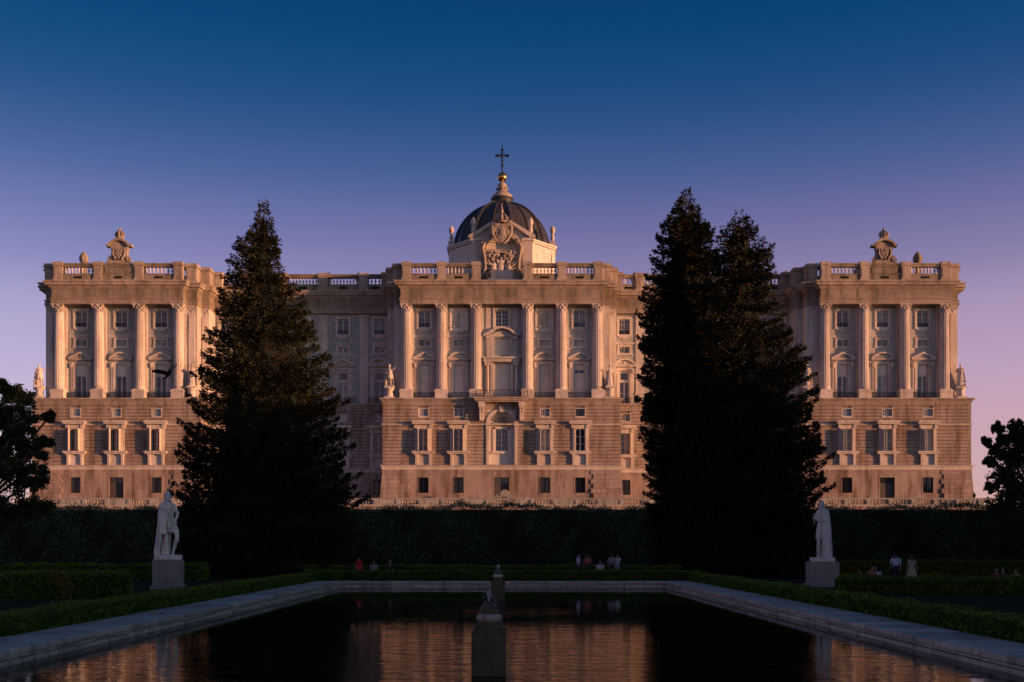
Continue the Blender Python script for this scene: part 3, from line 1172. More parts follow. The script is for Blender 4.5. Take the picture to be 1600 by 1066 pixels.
cf.box(-1.25, 1.25, .7, .95, 27.56, 27.9).box(-1.25, 1.25, .7, .95, 25.1, 25.29)
cf.prism([(-2.0, 23.88), (2.0, 23.88), (0, 24.8)], .72, .95)
part(cf, 'window_surround', 'lime', (0, -.2, 0), smooth=30)
win = part(sash_mb(1.9, 2.25, 2, 4), 'window', 'sash', (0, .9, 25.3))
panes(win, 1.9, 2.25, .05, 0, 'glass')
part(rail_mb(7.2, 1.0, .14), 'railing', 'iron', (0.0, -2.3, Z1 + .004))
for s in (-1, 1):
    r_ = part(rail_mb(1.3, 1.0, .14), 'railing', 'iron', (s * 3.55, -1.7, Z1 + .004))
    r_.rotation_euler = (0, 0, PI / 2)

bal = MB()
bal.box(-3.7, 3.7, -2.5, -1.2, 14.56, 14.8).box(-3.85, 3.85, -2.65, -1.0, 14.8, 15.058).box(-3.5, 3.5, -2.3, -1.2, 14.4, 14.56)
part(bal, 'balcony_slab', 'entab')
for s in (-1, 1):
    b_ = MB()
    b_.box(-.42, .42, -1.2, .0, 1.7, 2.3).box(-.34, .34, -.95, 0, .9, 1.7).box(-.3, .3, -.6, 0, -.2, .9)
    for k in (-.2, .2):
        b_.box(k - .08, k + .08, -1.02, -.9, .2, 1.7)
        b_.ball((k, -.9, .15), (.1, .12, .16), 8, 6)
    b_.tube([(-.36, -.95, 1.6), (.36, -.95, 1.6)], .22, 10)
    part(b_, 'balcony_bracket', 'lime', (s * 2.75, -1.3, 12.1), 40)
# arched portal window under the balcony
pa = MB()
arcp = arc(0, 11.45, 1.75, PI, 0, 20)
for s in (-1, 1):
    pts = [p for p in arcp if p[0] * s >= -1e-6]
    if s > 0:
        pts = pts[::-1]
    # spandrel: from the springing up round the arch to the crown, closed over the square corner
    poly = pts + [(0, 13.47), (s * 1.97, 13.47), (s * 1.97, 11.45)]
    pa.prism(poly, -1.24, -.7)
    pa.box(*sorted((s * 1.75, s * 1.97)), -1.24, -.7, 5.9, 11.45)
part(pa, 'spandrel', 'lime')
ring = MB()
o_, i_ = arc(0, 11.45, 2.15, PI, 0, 22), arc(0, 11.45, 1.78, PI, 0, 22)
for k in range(22):
    ring.prism([o_[k], o_[k + 1], i_[k + 1], i_[k]], -1.46, -1.2)
for s in (-1, 1):
    ring.box(*sorted((s * 1.78, s * 2.15)), -1.45, -1.2, 5.87, 11.45)
    ring.box(*sorted((s * 1.6, s * 2.25)), -1.5, -1.2, 11.3, 11.6)
ring.box(-.28, .28, -1.6, -1.2, 13.1, 13.9)
part(ring, 'arch_moulding', 'lime')
nb = MB()
nb.wall(-1.9, 1.9, 5.9, 13.5, [(-.9, .9, 7.8, 10.85)], -.68, .4)
nb.box(-1.35, 1.35, -.95, -.6, 7.45, 7.75)
for s in (-1, 1):
    nb.box(*sorted((s * .9, s * 1.2)), -.82, -.6, 7.76, 11.1)
nb.box(-1.2, 1.2, -.82, -.6, 10.86, 11.1).box(-1.7, 1.7, -.9, -.6, 11.2, 11.4)
part(nb, 'niche_wall', 'blank')
fan = MB()
for k in range(9):
    a = PI * (k + .5) / 9
    fan.tube([(.25 * math.cos(a), -.72, 11.45 + .25 * math.sin(a)), (1.0 * math.cos(a), -.78, 11.45 + 1.0 * math.sin(a)), (1.55 * math.cos(a), -.72, 11.45 + 1.55 * math.sin(a))], [(.07, .07), (.17, .1), (.05, .04)], 6)
fan.ball((0, -.72, 11.55), (.3, .16, .22), 10, 6)
part(fan, 'shell_ornament', 'lime_dark', smooth=50)
win = part(sash_mb(1.8, 3.05, 2, 4), 'window', 'sash', (0, -.5, 7.8))
panes(win, 1.8, 3.05, .05, 0, 'glass')
ground_door(0, -1.3, 1.6)

# ------------------------------------------------------------------ parapet
half_p = [(-x, y) for x, y in half_e] + [(-3.3, -.8)]
halves = (half_p, [(-x, y) for x, y in reversed(half_p)])


def both(prof):
    return MB().sweep(halves[0], prof), MB().sweep(halves[1], prof)


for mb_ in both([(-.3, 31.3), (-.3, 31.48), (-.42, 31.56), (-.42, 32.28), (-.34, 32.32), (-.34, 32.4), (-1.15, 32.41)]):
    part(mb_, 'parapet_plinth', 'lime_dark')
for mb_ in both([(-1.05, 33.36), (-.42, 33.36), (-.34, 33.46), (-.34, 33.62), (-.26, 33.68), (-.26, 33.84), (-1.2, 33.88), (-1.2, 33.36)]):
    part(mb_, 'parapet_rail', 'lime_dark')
pdm = MB()
pdm.box(-.7, .7, -.62, .7, 0, .3).box(-.6, .6, -.52, .65, .3, 2.2).box(-.72, .72, -.66, .75, 2.2, 2.36).box(-.65, .65, -.58, .7, 2.36, 2.72)
pdm.box(-.46, .46, -.56, -.5, .55, 1.9)
pd_me = pdm.mesh('parapet_pedestal', M['entab'])
for x in COLS_P + [-c for c in COLS_P] + COLS_C:
    inst(pd_me, 'parapet_pedestal', palace, (x, -.02, 31.32))
for x in PIL:
    for s in (-1, 1):
        inst(pd_me, 'parapet_pedestal', palace, (s * x, 6.05, 31.32), sc=(1.1, 1, .985))
for s in (-1, 1):
    for x, y in ((43.2, 1.25), (41.95, 3.35), (14.45, 1.3), (15.55, 3.4), (62.85, 1.25), (63.75, 3.4), (40.9, 6.0), (16.6, 6.0)):
        inst(pd_me, 'parapet_pedestal', palace, (s * x, y, 31.32), sc=(1.22, 1.75, .99))
# solid panels below the crests
for a, b in ((-55.9, -50.2), (50.2, 55.9)):
    sp = MB()
    sp.box(a + .7, b - .7, -.3, .35, 32.38, 33.4)
    sp.box(a + 1.0, b - 1.0, -.36, -.28, 32.5, 33.25)
    part(sp, 'parapet_panel', 'lime_dark')
bl_me = MB().lathe([(.13, 0), (.13, .09), (.07, .14), (.075, .2), (.15, .36), (.16, .45), (.10, .66), (.07, .8), (.11, .86), (.13, .89), (.13, .97)], 8).mesh('baluster', M['lime'], 50)


def baluster_run(xa, xb, y, z, step=.46, parent=None, me=None, sc=None):
    n = max(1, int((xb - xa) / step))
    for i in range(n):
        inst(me or bl_me, 'baluster', parent or palace, (xa + (xb - xa) * (i + .5) / n, y, z), sc=sc)


for a, b in ((-61.4, -55.9), (-50.2, -44.8), (44.8, 50.2), (55.9, 61.4), (-13.2, -8.35), (-8.35, -3.57), (3.6, 8.3), (8.3, 13.3)):
    baluster_run(a + .65, b - .65, -.05, 32.4)
    vx = (a + b) / 2
    part(MB().box(-.55, .55, -.03, .02, 0, .3), 'vent', 'core', (vx, -.4, 31.75))  # dark plate on the plinth face paints the shade inside a vent slot
for s in (-1, 1):
    xs = [40.9] + [-p for p in PIL[::-1]] + [16.6]
    for a, b in zip(xs[1:], xs[:-1]):
        lo, hi = sorted((s * a, s * b))
        baluster_run(lo + .8, hi - .8, 6.03, 32.4)
        part(MB().box(-.55, .55, -.03, .02, 0, .3), 'vent', 'core', ((lo + hi) / 2, 5.71, 31.75))
for s in (-1, 1):
    part(MB().box(-.55, .55, -.03, .02, 0, .3), 'vent', 'core', (s * 53.05, -.4, 31.75))

# ------------------------------------------------------------------ dome over the centre
DY = 14.0
oc = [(-4.2, 4.0), (4.2, 4.0), (7.65, 8.0), (7.65, 20.0), (4.2, 24), (-4.2, 24), (-7.65, 20.0), (-7.65, 8.0)]


def octo(mb, off, z0, z1):
    V = []
    for z in (z0, z1):
        for x, y in oc:
            dx, dy = x, y - DY
            l_ = math.hypot(dx, dy)
            V.append((x + dx / l_ * off, y + dy / l_ * off, z))
    mb.add(V, [tuple(range(7, -1, -1)), tuple(range(8, 16))] + [(i, (i + 1) % 8, (i + 1) % 8 + 8, i + 8) for i in range(8)])


drum = MB()
octo(drum, 0, 31.2, 37.9)
octo(drum, .12, 37.5, 37.7)
octo(drum, .3, 37.9, 38.15)
octo(drum, .5, 38.15, 38.4)
for (x, y), (x2, y2) in zip(oc, oc[1:] + oc[:1]):
    # sunk panels: raised frame strips along each face
    d = Vector((x2 - x, y2 - y, 0))
    l_ = d.length
    d.normalize()
    nrm = Vector((d.y, -d.x, 0))
    Mx = Matrix(((d.x, -nrm.x, 0, x), (d.y, -nrm.y, 0, y), (0, 0, 1, 0), (0, 0, 0, 1)))
    f = MB()
    f.box(.0, .75, -.14, .05, 31.3, 37.85).box(l_ - .75, l_, -.14, .05, 31.3, 37.85)
    f.box(.75, l_ - .75, -.07, .05, 37.0, 37.85)
    if l_ > 3:
        f.box(1.1, 1.25, -.05, .05, 33.5, 36.7).box(l_ - 1.25, l_ - 1.1, -.05, .05, 33.5, 36.7).box(1.25, l_ - 1.25, -.05, .05, 36.55, 36.7)
    drum.merge(f, Mx)
drum_o = part(drum, 'drum', 'blank')

dome_prof = [(7.5, 38.35), (7.5, 38.6), (7.2, 38.7)]
for k in range(1, 15):
    a = (PI / 2 - .2) * k / 14
    dome_prof.append((7.2 * math.cos(a), 38.7 + 7.9 * math.sin(a)))
dome = part(MB().lathe(dome_prof, 64, (0, DY)), 'dome', 'slate', smooth=30)
rib_pts = [(r * 1.0, z) for r, z in dome_prof[2:]]
for i in range(16):
    a = 2 * PI * i / 16 + PI / 16
    big = i % 2 == 0
    m = MB()
    m.tube([(math.cos(a) * (r + .06), math.sin(a) * (r + .06), z) for r, z in rib_pts], [((.36 if big else .13) * (.45 + .55 * r / 7.2), .26 if big else .10) for r, z in rib_pts], 6, up=(0, 0, 1))
    inst(m.mesh('rib', M['slate'], 40), 'rib', dome, (0, DY, 0))
lan = MB().lathe([(1.75, 46.2), (1.75, 46.5), (1.6, 46.55), (1.6, 47.15), (1.72, 47.2), (1.72, 47.4)], 32, (0, DY)).build('lantern_ring', M['slate'], dome, smooth=30)
cup = MB().lathe([(1.6, 47.4), (1.58, 47.6), (1.4, 47.9), (1.0, 48.25), (.7, 48.45), (.62, 48.6), (.78, 48.75), (.8, 48.95), (.62, 49.05), (.72, 49.25), (.68, 49.5), (.42, 49.75), (.24, 49.9), (.16, 50.0)], 24, (0, DY))
for i in range(8):
    a = 2 * PI * i / 8
    cup.ball((.76 * math.cos(a), DY + .76 * math.sin(a), 48.85), (.2, .2, .24), 8, 6)
cup.build('lantern', M['entab'], dome, smooth=40)
MB().ball((0, DY, 50.65), .73, 24, 16).build('gilded_orb', M['gold'], dome, smooth=60)
cr = MB()
cr.lathe([(.16, 51.3), (.1, 51.5), (.1, 52.2), (.2, 52.3), (.2, 52.45), (.1, 52.55), (.09, 53.3)], 10, (0, DY))
cr.box(-.07, .07, DY - .07, DY + .07, 53.2, 55.3).box(-.93, .93, DY - .06, DY + .06, 53.88, 54.02)
for x, z in ((-.93, 53.95), (.93, 53.95), (0, 54.9)):
    cr.ball((x, DY, z), .17, 8, 6)
for x, z in ((-.74, 54.12), (-.74, 53.78), (.74, 54.12), (.74, 53.78), (-.17, 54.72), (.17, 54.72)):
    cr.ball((x, DY, z), .11, 8, 6)
cr.ball((0, DY, 53.95), (.26, .12, .26), 10, 8)
for s in (-1, 1):
    for q in (-1, 1):
        cr.tube([(s * .12, DY, 53.95 + q * .5), (s * .3, DY, 53.95 + q * .28), (s * .55, DY, 53.95 + q * .1)], [.05, .05, .04], 6)
    cr.tube([(s * .12, DY, 52.6), (s * .32, DY, 52.9), (s * .1, DY, 53.2)], .04, 6)
cr.lathe([(.09, 55.3), (.02, 55.7)], 6, (0, DY))
cr.build('cross', M['iron'], dome, smooth=40)


def urn_mb(h=3.3):
    k = h / 3.3
    m = MB()
    m.box(-.5 * k, .5 * k, -.5 * k, .5 * k, 0, .25 * k).box(-.4 * k, .4 * k, -.4 * k, .4 * k, .25 * k, .75 * k).box(-.48 * k, .48 * k, -.48 * k, .48 * k, .75 * k, .85 * k)
    m.lathe([(.3 * k, .85 * k), (.18 * k, 1.0 * k), (.2 * k, 1.1 * k), (.3 * k, 1.25 * k), (.32 * k, 1.5 * k), (.2 * k, 1.85 * k), (.24 * k, 1.95 * k), (.2 * k, 2.05 * k), (.3 * k, 2.2 * k), (.4 * k, 2.5 * k), (.36 * k, 2.8 * k), (.22 * k, 3.05 * k), (.1 * k, 3.2 * k), (.02 * k, 3.3 * k)], 12, fl=lambda i: 1 + .06 * (i % 2))
    return m


urn_me = urn_mb().mesh('urn', M['lime'], 40)
for x, y in ((-4.1, 4.4), (4.1, 4.4), (-7.4, 8.3), (7.4, 8.3), (-7.4, 19.7), (7.4, 19.7)):
    inst(urn_me, 'urn', drum_o, (x, y, 38.38))
urn_dark = urn_mb(3.6).mesh('urn', M['lime_dark'], 40)
for x, y in ((-61.7, 9.5), (61.3, 9.5)):
    inst(urn_dark, 'urn', palace, (x, y, 33.0), sc=(1.5, 1.5, 1.45))
for x, y, sx in ((-26.2, 13, 1.3), (-21.6, 13, 1.3), (17.7, 13, 1.2), (20.0, 13, 1.5), (52.6, 10, 1.4), (53.9, 9, 1.7), (42.6, 12, 1.4), (-27.6, 14, 1.0)):
    inst(urn_dark, 'urn', palace, (x, y, 31.3), sc=(sx, sx, 1.32 + .06 * (sx - 1.3)))


# heraldic pieces --------------------------------------------------------
def spiral(mb, cx, cz, r0, turns, y, w0=.16, sgn=1, a0=0.0):
    pts, rad = [], []
    n = int(14 * turns)
    for k in range(n + 1):
        t_ = k / n
        a = a0 + sgn * t_ * turns * 2 * PI
        r = r0 * (1 - .85 * t_)
        pts.append((cx + r * math.cos(a), y, cz + r * math.sin(a)))
        rad.append((w0 * (1 - .5 * t_), w0 * (1 - .3 * t_)))
    mb.tube(pts, rad, 6, up=(0, 1, 0))


def shield(mb, cx, cz, w_, h_, y, d=.22):
    pts = [(cx - w_ / 2, cz + h_ * .42), (cx - w_ * .25, cz + h_ * .5), (cx, cz + h_ * .44), (cx + w_ * .25, cz + h_ * .5), (cx + w_ / 2, cz + h_ * .42),
           (cx + w_ * .46, cz), (cx + w_ * .36, cz - h_ * .3), (cx, cz - h_ * .55), (cx - w_ * .36, cz - h_ * .3), (cx - w_ * .46, cz)]
    mb.prism(pts, y - d, y)
    mb.box(cx - w_ * .04, cx + w_ * .04, y - d - .06, y - d, cz - h_ * .42, cz + h_ * .42)
    mb.box(cx - w_ * .4, cx + w_ * .4, y - d - .055, y - d, cz - h_ * .03, cz + h_ * .06)
    for sx in (-1, 1):
        for sz in (-1, 1):
            mb.ball((cx + sx * w_ * .2, y - d, cz + sz * h_ * .2), (w_ * .1, .09, h_ * .1), 7, 5)


def crown(mb, cx, cz, w_, h_, y):
    mb.lathe([(w_ / 2, cz), (w_ / 2 * 1.05, cz + h_ * .12), (w_ / 2, cz + h_ * .2)], 14, (cx, y))
    for k in range(8):
        a = 2 * PI * k / 8
        pts = [(cx + w_ / 2 * math.cos(a), y + w_ / 2 * math.sin(a), cz + h_ * .15), (cx + w_ * .62 * math.cos(a), y + w_ * .62 * math.sin(a), cz + h_ * .5),
               (cx + w_ * .35 * math.cos(a), y + w_ * .35 * math.sin(a), cz + h_ * .8), (cx, y, cz + h_ * .86)]
        mb.tube(pts, [w_ * .09, w_ * .1, w_ * .08, w_ * .06], 6)
    mb.ball((cx, y, cz + h_ * .45), (w_ * .5, w_ * .5, h_ * .38), 10, 8)
    mb.ball((cx, y, cz + h_ * .93), w_ * .13, 8, 6)


def corner_crest():
    m = MB()
    # concave-sided tablet with an arched hood
    L_ = [(-1.9, 0), (-1.45, .35), (-1.15, .95), (-1.05, 1.6), (-1.2, 2.2)]
    poly = L_ + [(-1.2, 2.45)] + arc(0, 1.75, 1.35, PI * .78, PI * .22, 10) + [(1.2, 2.45)] + [(-x, z) for x, z in reversed(L_)]
    m.prism(poly, -.3, .5)
    o_ = arc(0, 1.55, 1.85, PI * .80, PI * .20, 12)
    i_ = arc(0, 1.55, 1.55, PI * .80, PI * .20, 12)
    for k in range(12):
        m.prism([o_[k], o_[k + 1], i_[k + 1], i_[k]], -.62, .6)
    for s in (-1, 1):
        m.box(*sorted((s * 1.25, s * 1.75)), -.6, .55, 2.3, 2.6)
        spiral(m, s * 1.45, .5, .42, 1.3, -.3, .14, s, PI / 2)
        spiral(m, s * .85, 1.0, .3, 1.2, -.36, .1, -s, 0)
        m.tube([(s * .4, -.5, .5), (s * .8, -.45, 1.2), (s * .75, -.4, 2.0)], [.15, .18, .1], 6)
    shield(m, 0, 1.35, 1.1, 1.5, -.28)
    m.box(-.5, .5, -.35, .45, 3.35, 3.55)
    crown(m, 0, 3.5, .95, 1.25, .05)
    for s in (-1, 1):
        m.tube([(s * .3, 0, 3.5), (s * .62, 0, 4.05), (s * .5, 0, 4.45)], [.16, .13, .05], 6)
    m.lathe([(.14, 4.55), (.2, 4.75), (.08, 4.95), (.02, 5.2)], 8, (0, .05))
    return m


cc_me = corner_crest().mesh('coat_of_arms', M['entab'], 35)
inst(cc_me, 'coat_of_arms', palace, (-53.0, .0, 33.86))
inst(cc_me, 'coat_of_arms', palace, (53.0, .0, 33.86))


# figures -----------------------------------------------------------------
def limb(mb, pts, rad, n=10):
    """smooth limb through the joints"""
    P, Q = [], []
    for k in range(len(pts) - 1):
        for t_ in (0, .33, .66):
            P.append(Vector(pts[k]).lerp(Vector(pts[k + 1]), t_))
            a, b = rad[k], rad[k + 1]
            bulge = 1 + .10 * math.sin(PI * t_)
            Q.append((a + (b - a) * t_) * bulge)
    P.append(Vector(pts[-1]))
    Q.append(rad[-1])
    mb.tube(P, Q, n)
    mb.ball(tuple(pts[0]), rad[0] * .98, 8, 6)
    mb.ball(tuple(pts[-1]), rad[-1] * .98, 8, 6)


def hand(mb, w_, d, k=1.0, curl=.5):
    w_, d = Vector(w_), Vector(d).normalized()
    sd = d.cross(Vector((0, 1, 0.2)))
    sd.normalize()
    nm = sd.cross(d)
    p1 = w_ + d * .085 * k
    mb.tube([w_, w_ + d * .04 * k, p1], [(.026 * k, .018 * k), (.04 * k, .017 * k), (.04 * k, .014 * k)], 8)
    for i, ln in enumerate((.07, .078, .072, .056)):
        b = p1 + sd * (.03 - .02 * i) * k - d * .01 * k
        m1 = b + d * ln * .5 * k
        m2 = m1 + (d * (1 - curl) + nm * curl).normalized() * ln * .55 * k
        mb.tube([b, m1, m2], [.0095 * k, .009 * k, .007 * k], 6)
    b = w_ + d * .03 * k + sd * .036 * k
    mb.tube([b, b + (d + sd * .9).normalized() * .035 * k, b + (d * 1.2 + sd * .5).normalized() * .065 * k], [.012 * k, .011 * k, .008 * k], 6)


def head(mb, c, k=1.0, turn=0.0):
    h = MB()
    h.ball((0, 0, .02), (.074, .092, .112), 14, 10)
    h.ball((0, -.022, -.055), (.056, .068, .062), 12, 8)
    h.tube([(0, -.088, .03), (0, -.106, -.012), (0, -.092, -.022)], [.010, .015, .010], 6)
    h.tube([(-.026, -.078, -.055), (0, -.09, -.056), (.026, -.078, -.055)], [.007, .011, .007], 6)
    for s in (-1, 1):
        h.ball((s * .03, -.082, .022), (.013, .008, .008), 6, 5)
        h.ball((s * .075, .005, .005), (.012, .022, .032), 6, 5)
        h.tube([(s * .012, -.09, .04), (s * .045, -.08, .042)], .008, 5)
    mb.merge(h, Matrix.Translation(c) @ Matrix.Rotation(turn, 4, 'Z') @ Matrix.Scale(k, 4))


def torso(mb, J, g=1.0):
    pv, ch, nk = Vector(J['pelvis']), Vector(J['chest']), Vector(J['neck'])
    ax = (ch - pv)
    mb.tube([pv - ax * .28, pv - ax * .1, pv, pv + ax * .45, ch - ax * .12, ch, ch.lerp(nk, .45), ch.lerp(nk, .8), nk],
            [(.10 * g, .08 * g), (.165 * g, .115 * g), (.17 * g, .12 * g), (.135 * g, .10 * g), (.17 * g, .12 * g), (.185 * g, .12 * g), (.17 * g, .10 * g), (.10 * g, .075 * g), (.055 * g, .055 * g)], 16)


def pose(**kw):
    J = dict(pelvis=(0, 0, .96), chest=(0, 0, 1.33), neck=(0, .01, 1.50), head=(0, -.015, 1.63), sl=(-.18, 0, 1.43), sr=(.18, 0, 1.43), el=(-.235, .03, 1.14), er=(.235, .03, 1.14),
             wl=(-.24, -.05, .89), wr=(.24, -.05, .89), hl=(-.095, 0, .92), hr=(.095, 0, .92), kl=(-.10, -.02, .50), kr=(.10, -.02, .50), al=(-.10, .03, .09), ar=(.10, .03, .09), turn=0.0)
    J.update(kw)
    return J


def naked(mb, J, g=1.0, fingers=True, hk=1.0):
    torso(mb, J, g)
    nk, hd = Vector(J['neck']), Vector(J['head'])
    mb.tube([nk - Vector((0, 0, .04)), nk.lerp(hd, .6)], [.058 * g, .052 * g], 10)
    head(mb, hd, hk, J['turn'])
    for q in ('l', 'r'):
        limb(mb, [J['s' + q], J['e' + q], J['w' + q]], [.056 * g, .042 * g, .027 * g])
        limb(mb, [J['h' + q], J['k' + q], J['a' + q]], [.09 * g, .058 * g, .036 * g])
        a = Vector(J['a' + q])
        mb.tube([a + Vector((0, .05, -.04)), a + Vector((0, -.02, -.035)), a + Vector((0, -.12, -.06)), a + Vector((0, -.19, -.07))], [(.034, .04), (.04, .045), (.045, .028), (.03, .018)], 8)
        if fingers:
            hand(mb, J['w' + q], Vector(J['w' + q]) - Vector(J['e' + q]), g)
    return mb


def skirt(mb, secs, folds=9, n=54, ph=0.0):
    """secs: (cx, cy, z, rx, ry, fold depth) from top to bottom; closed folded cloth"""
    V, F = [], []
    for cx, cy, z, rx, ry, fd in secs:
        for i in range(n):
            a = 2 * PI * i / n
            f = 1 + fd * (math.sin(folds * a + ph + .6 * math.sin(3 * a)) * .6 + .4 * math.sin(folds * 2.3 * a + 1.3 + z * 2))
            V.append((cx + rx * f * math.cos(a), cy + ry * f * math.sin(a), z))
    for k in range(len(secs) - 1):
        for i in range(n):
            j = (i + 1) % n
            F.append((k * n + i, (k + 1) * n + i, (k + 1) * n + j, k * n + j))
    F.append(tuple(range(n)))
    F.append(tuple((len(secs) - 1) * n + i for i in range(n - 1, -1, -1)))
    mb.add(V, F)


def cape(mb, secs, folds=6, n=30, th=.03):
    """sheet of cloth: secs (cx, cy, z, rx, ry, a0, a1, fold) arcs from top to bottom, given thickness"""
    V, F = [], []
    for sgn in (0, 1):
        for cx, cy, z, rx, ry, a0, a1, fd in secs:
            for i in range(n):
                t_ = i / (n - 1)
                a = a0 + (a1 - a0) * t_
                f = 1 + fd * math.sin(folds * 2 * PI * t_ + z * .8) + fd * .4 * math.sin(folds * 4.7 * t_ + 2)
                V.append((cx + (rx * f - sgn * th) * math.cos(a), cy + (ry * f - sgn * th) * math.sin(a), z))
    m = len(secs)
    for sgn in (0, 1):
        for k in range(m - 1):
            for i in range(n - 1):
                b = sgn * m * n
                q = (b + k * n + i, b + (k + 1) * n + i, b + (k + 1) * n + i + 1, b + k * n + i + 1)
                F.append(q if sgn == 0 else q[::-1])
    o = m * n
    for k in range(m - 1):
        F.append((k * n, o + k * n, o + (k + 1) * n, (k + 1) * n))
        F.append((k * n + n - 1, (k + 1) * n + n - 1, o + (k + 1) * n + n - 1, o + k * n + n - 1))
    for i in range(n - 1):
        F.append((i, i + 1, o + i + 1, o + i))
        F.append(((m - 1) * n + i, o + (m - 1) * n + i, o + (m - 1) * n + i + 1, (m - 1) * n + i + 1))
    mb.add(V, F)


def remesh(o, vox, smooth=1):
    md = o.modifiers.new('remesh', 'REMESH')
    md.mode = 'VOXEL'
    md.voxel_size = vox
    md.use_smooth_shade = True
    if smooth:
        sm = o.modifiers.new('smooth', 'SMOOTH')
        sm.iterations = smooth
        sm.factor = .5
    return o


def frozen(mb, name, mat, vox, smooth=1):
    """the remeshed surface as plain mesh data, to be shared"""
    o = remesh(inst(mb.mesh(name, mat, 40), name), vox, smooth)
    bpy.context.view_layer.update()
    dg = bpy.context.evaluated_depsgraph_get()
    me = bpy.data.meshes.new_from_object(o.evaluated_get(dg))
    me.name = name
    bpy.data.objects.remove(o)
    return me


# robed figure for the corners of the facade and the reliefs
rf = MB()
J = pose(el=(-.33, -.06, 1.2), wl=(-.30, -.26, 1.38), er=(.27, .05, 1.16), wr=(.12, -.16, 1.08), kl=(-.1, -.1, .52), turn=.4)
naked(rf, J, 1.12, fingers=False, hk=1.05)
skirt(rf, [(0, 0, 1.22, .17, .13, .02), (0, 0, 1.02, .19, .14, .05), (-.02, 0, .7, .23, .19, .10), (-.02, .02, .35, .25, .21, .13), (-.02, .03, .03, .29, .25, .14)], 8)
cape(rf, [(0, .02, 1.48, .2, .13, -.2, PI + .2, .02), (0, .03, 1.2, .27, .2, -.3, PI + .3, .07), (.03, .06, .7, .31, .25, -.2, PI + .1, .1), (.05, .08, .03, .36, .3, -.2, PI, .12)], 5)
rf.ball((0, .02, 1.70), (.10, .11, .10), 10, 8)
rf.box(-.38, .38, -.3, .36, -.08, .03)
fig_me = frozen(rf, 'figure', M['lime'], .028)

rf2 = MB()
J = pose(er=(.36, -.05, 1.3), wr=(.5, -.12, 1.52), el=(-.28, .03, 1.17), wl=(-.2, -.2, 1.02), kr=(.12, -.12, .52), ar=(.13, -.02, .09), turn=-.5)
naked(rf2, J, 1.15, fingers=False, hk=1.05)
skirt(rf2, [(0, 0, 1.1, .18, .14, .03), (0, 0, .92, .21, .16, .08), (0, 0, .6, .27, .22, .14)], 9)
cape(rf2, [(0, .02, 1.48, .2, .13, -.1, PI + .3, .02), (-.05, .03, 1.1, .3, .2, .2, PI + .5, .08), (-.06, .06, .6, .34, .24, .3, PI + .4, .12), (-.08, .08, .03, .36, .26, .4, PI + .3, .14)], 5)
rf2.ball((0, .01, 1.70), (.09, .11, .10), 10, 8)
rf2.box(-.38, .38, -.3, .36, -.08, .03)
fig2_me = frozen(rf2, 'figure', M['lime'], .028)

sped = MB()
sped.box(-.72, .72, -.72, .72, 0, .25).lathe([(.62, .25), (.66, .32), (.55, .42), (.5, .9), (.56, 1.25), (.66, 1.35), (.66, 1.5)], 20).box(-.66, .66, -.66, .66, 1.5, 1.66)
sped_me = sped.mesh('statue_pedestal', M['lime'], 40)
SPOTS = [(-64.0, -.35, fig2_me, .3, 'stone statue with raised arm on the outer left corner of the palace'),
         (-42.9, -.3, fig_me, .5, 'sunlit stone statue half hidden behind the single spruce'),
         (-15.55, -.3, fig2_me, -.2, 'shaded stone statue at the left corner of the central pavilion'),
         (14.95, -.3, fig_me, .2, 'robed stone statue at the right corner of the central pavilion'),
         (42.3, -.3, fig_me, -.3, 'stone statue just right of the spruce pair on the facade ledge'),
         (63.5, -.35, fig_me, -.5, 'robed stone statue on the outer right corner of the palace')]
for x, y, me, rz, lab in SPOTS:
    st_ = tag(empty('facade_statue', (PXC + x, YF + y, ZT + 15.06)), lab, 'statue', 'stone statues along the palace ledge')
    inst(sped_me, 'pedestal', st_)
    inst(me, 'figure', st_, (0, 0, 1.76), rz, sc=1.72)

# relief panels of the central pavilion
for x in (-5.96, 5.95):
    rp = MB()
    rp.box(-.98, .98, -.05, .04, 0, 2.5)
    fr = frame_mb(1.96, 2.5, .3, .16)
    rp.merge(fr)
    rp.box(-.6, .6, -.13, .04, -.5, -.3)
    for k in range(9):
        rp.ball((rnd.uniform(-.75, .75), -.05, rnd.uniform(.25, 2.25)), (rnd.uniform(.1, .25), .07, rnd.uniform(.1, .25)), 7, 5)
    o = part(rp, 'relief_panel', 'blank', (x, .7, 25.0), 35)
    inst(fig_me, 'relief_figure', o, (.15 if x > 0 else -.1, -.04, .3), 0, sc=(1.25, .9, 1.2))
    inst(fig2_me, 'relief_figure', o, (-.45, -.03, .25), .3, sc=(1.1, .8, 1.0))

# the great crest in front of the drum
gab = MB()
# gable over the front face of the drum
for s in (-1, 1):
    gab.prism([(s * 4.75, 38.42), (s * 4.75, 38.75), (s * 1.1, 41.0), (s * 1.1, 40.55), (s * 4.1, 38.42)][::s], 3.2, 5.0)
gab.prism([(-4.2, 38.42), (4.2, 38.42), (1.0, 40.6), (-1.0, 40.6)], 3.7, 5.0)
for s in (-1, 1):
    gab.box(*sorted((s * 2.95, s * 4.35)), 3.45, 4.2, 31.3, 38.0)
    gab.box(*sorted((s * 2.8, s * 4.5)), 3.25, 4.2, 38.0, 38.42)
part(gab, 'gable', 'lime')
gc = MB()
o_, i_ = arc(0, 36.6, 2.7, PI * .95, PI * .05, 18), arc(0, 36.6, 2.25, PI * .95, PI * .05, 18)
for k in range(18):
    gc.prism([o_[k], o_[k + 1], i_[k + 1], i_[k]], 3.0, 4.1)
o_, i_ = arc(0, 35.0, 1.45, PI * .85, PI * .15, 14), arc(0, 35.0, 1.2, PI * .85, PI * .15, 14)
for k in range(14):
    gc.prism([o_[k], o_[k + 1], i_[k + 1], i_[k]], 2.85, 4.0)
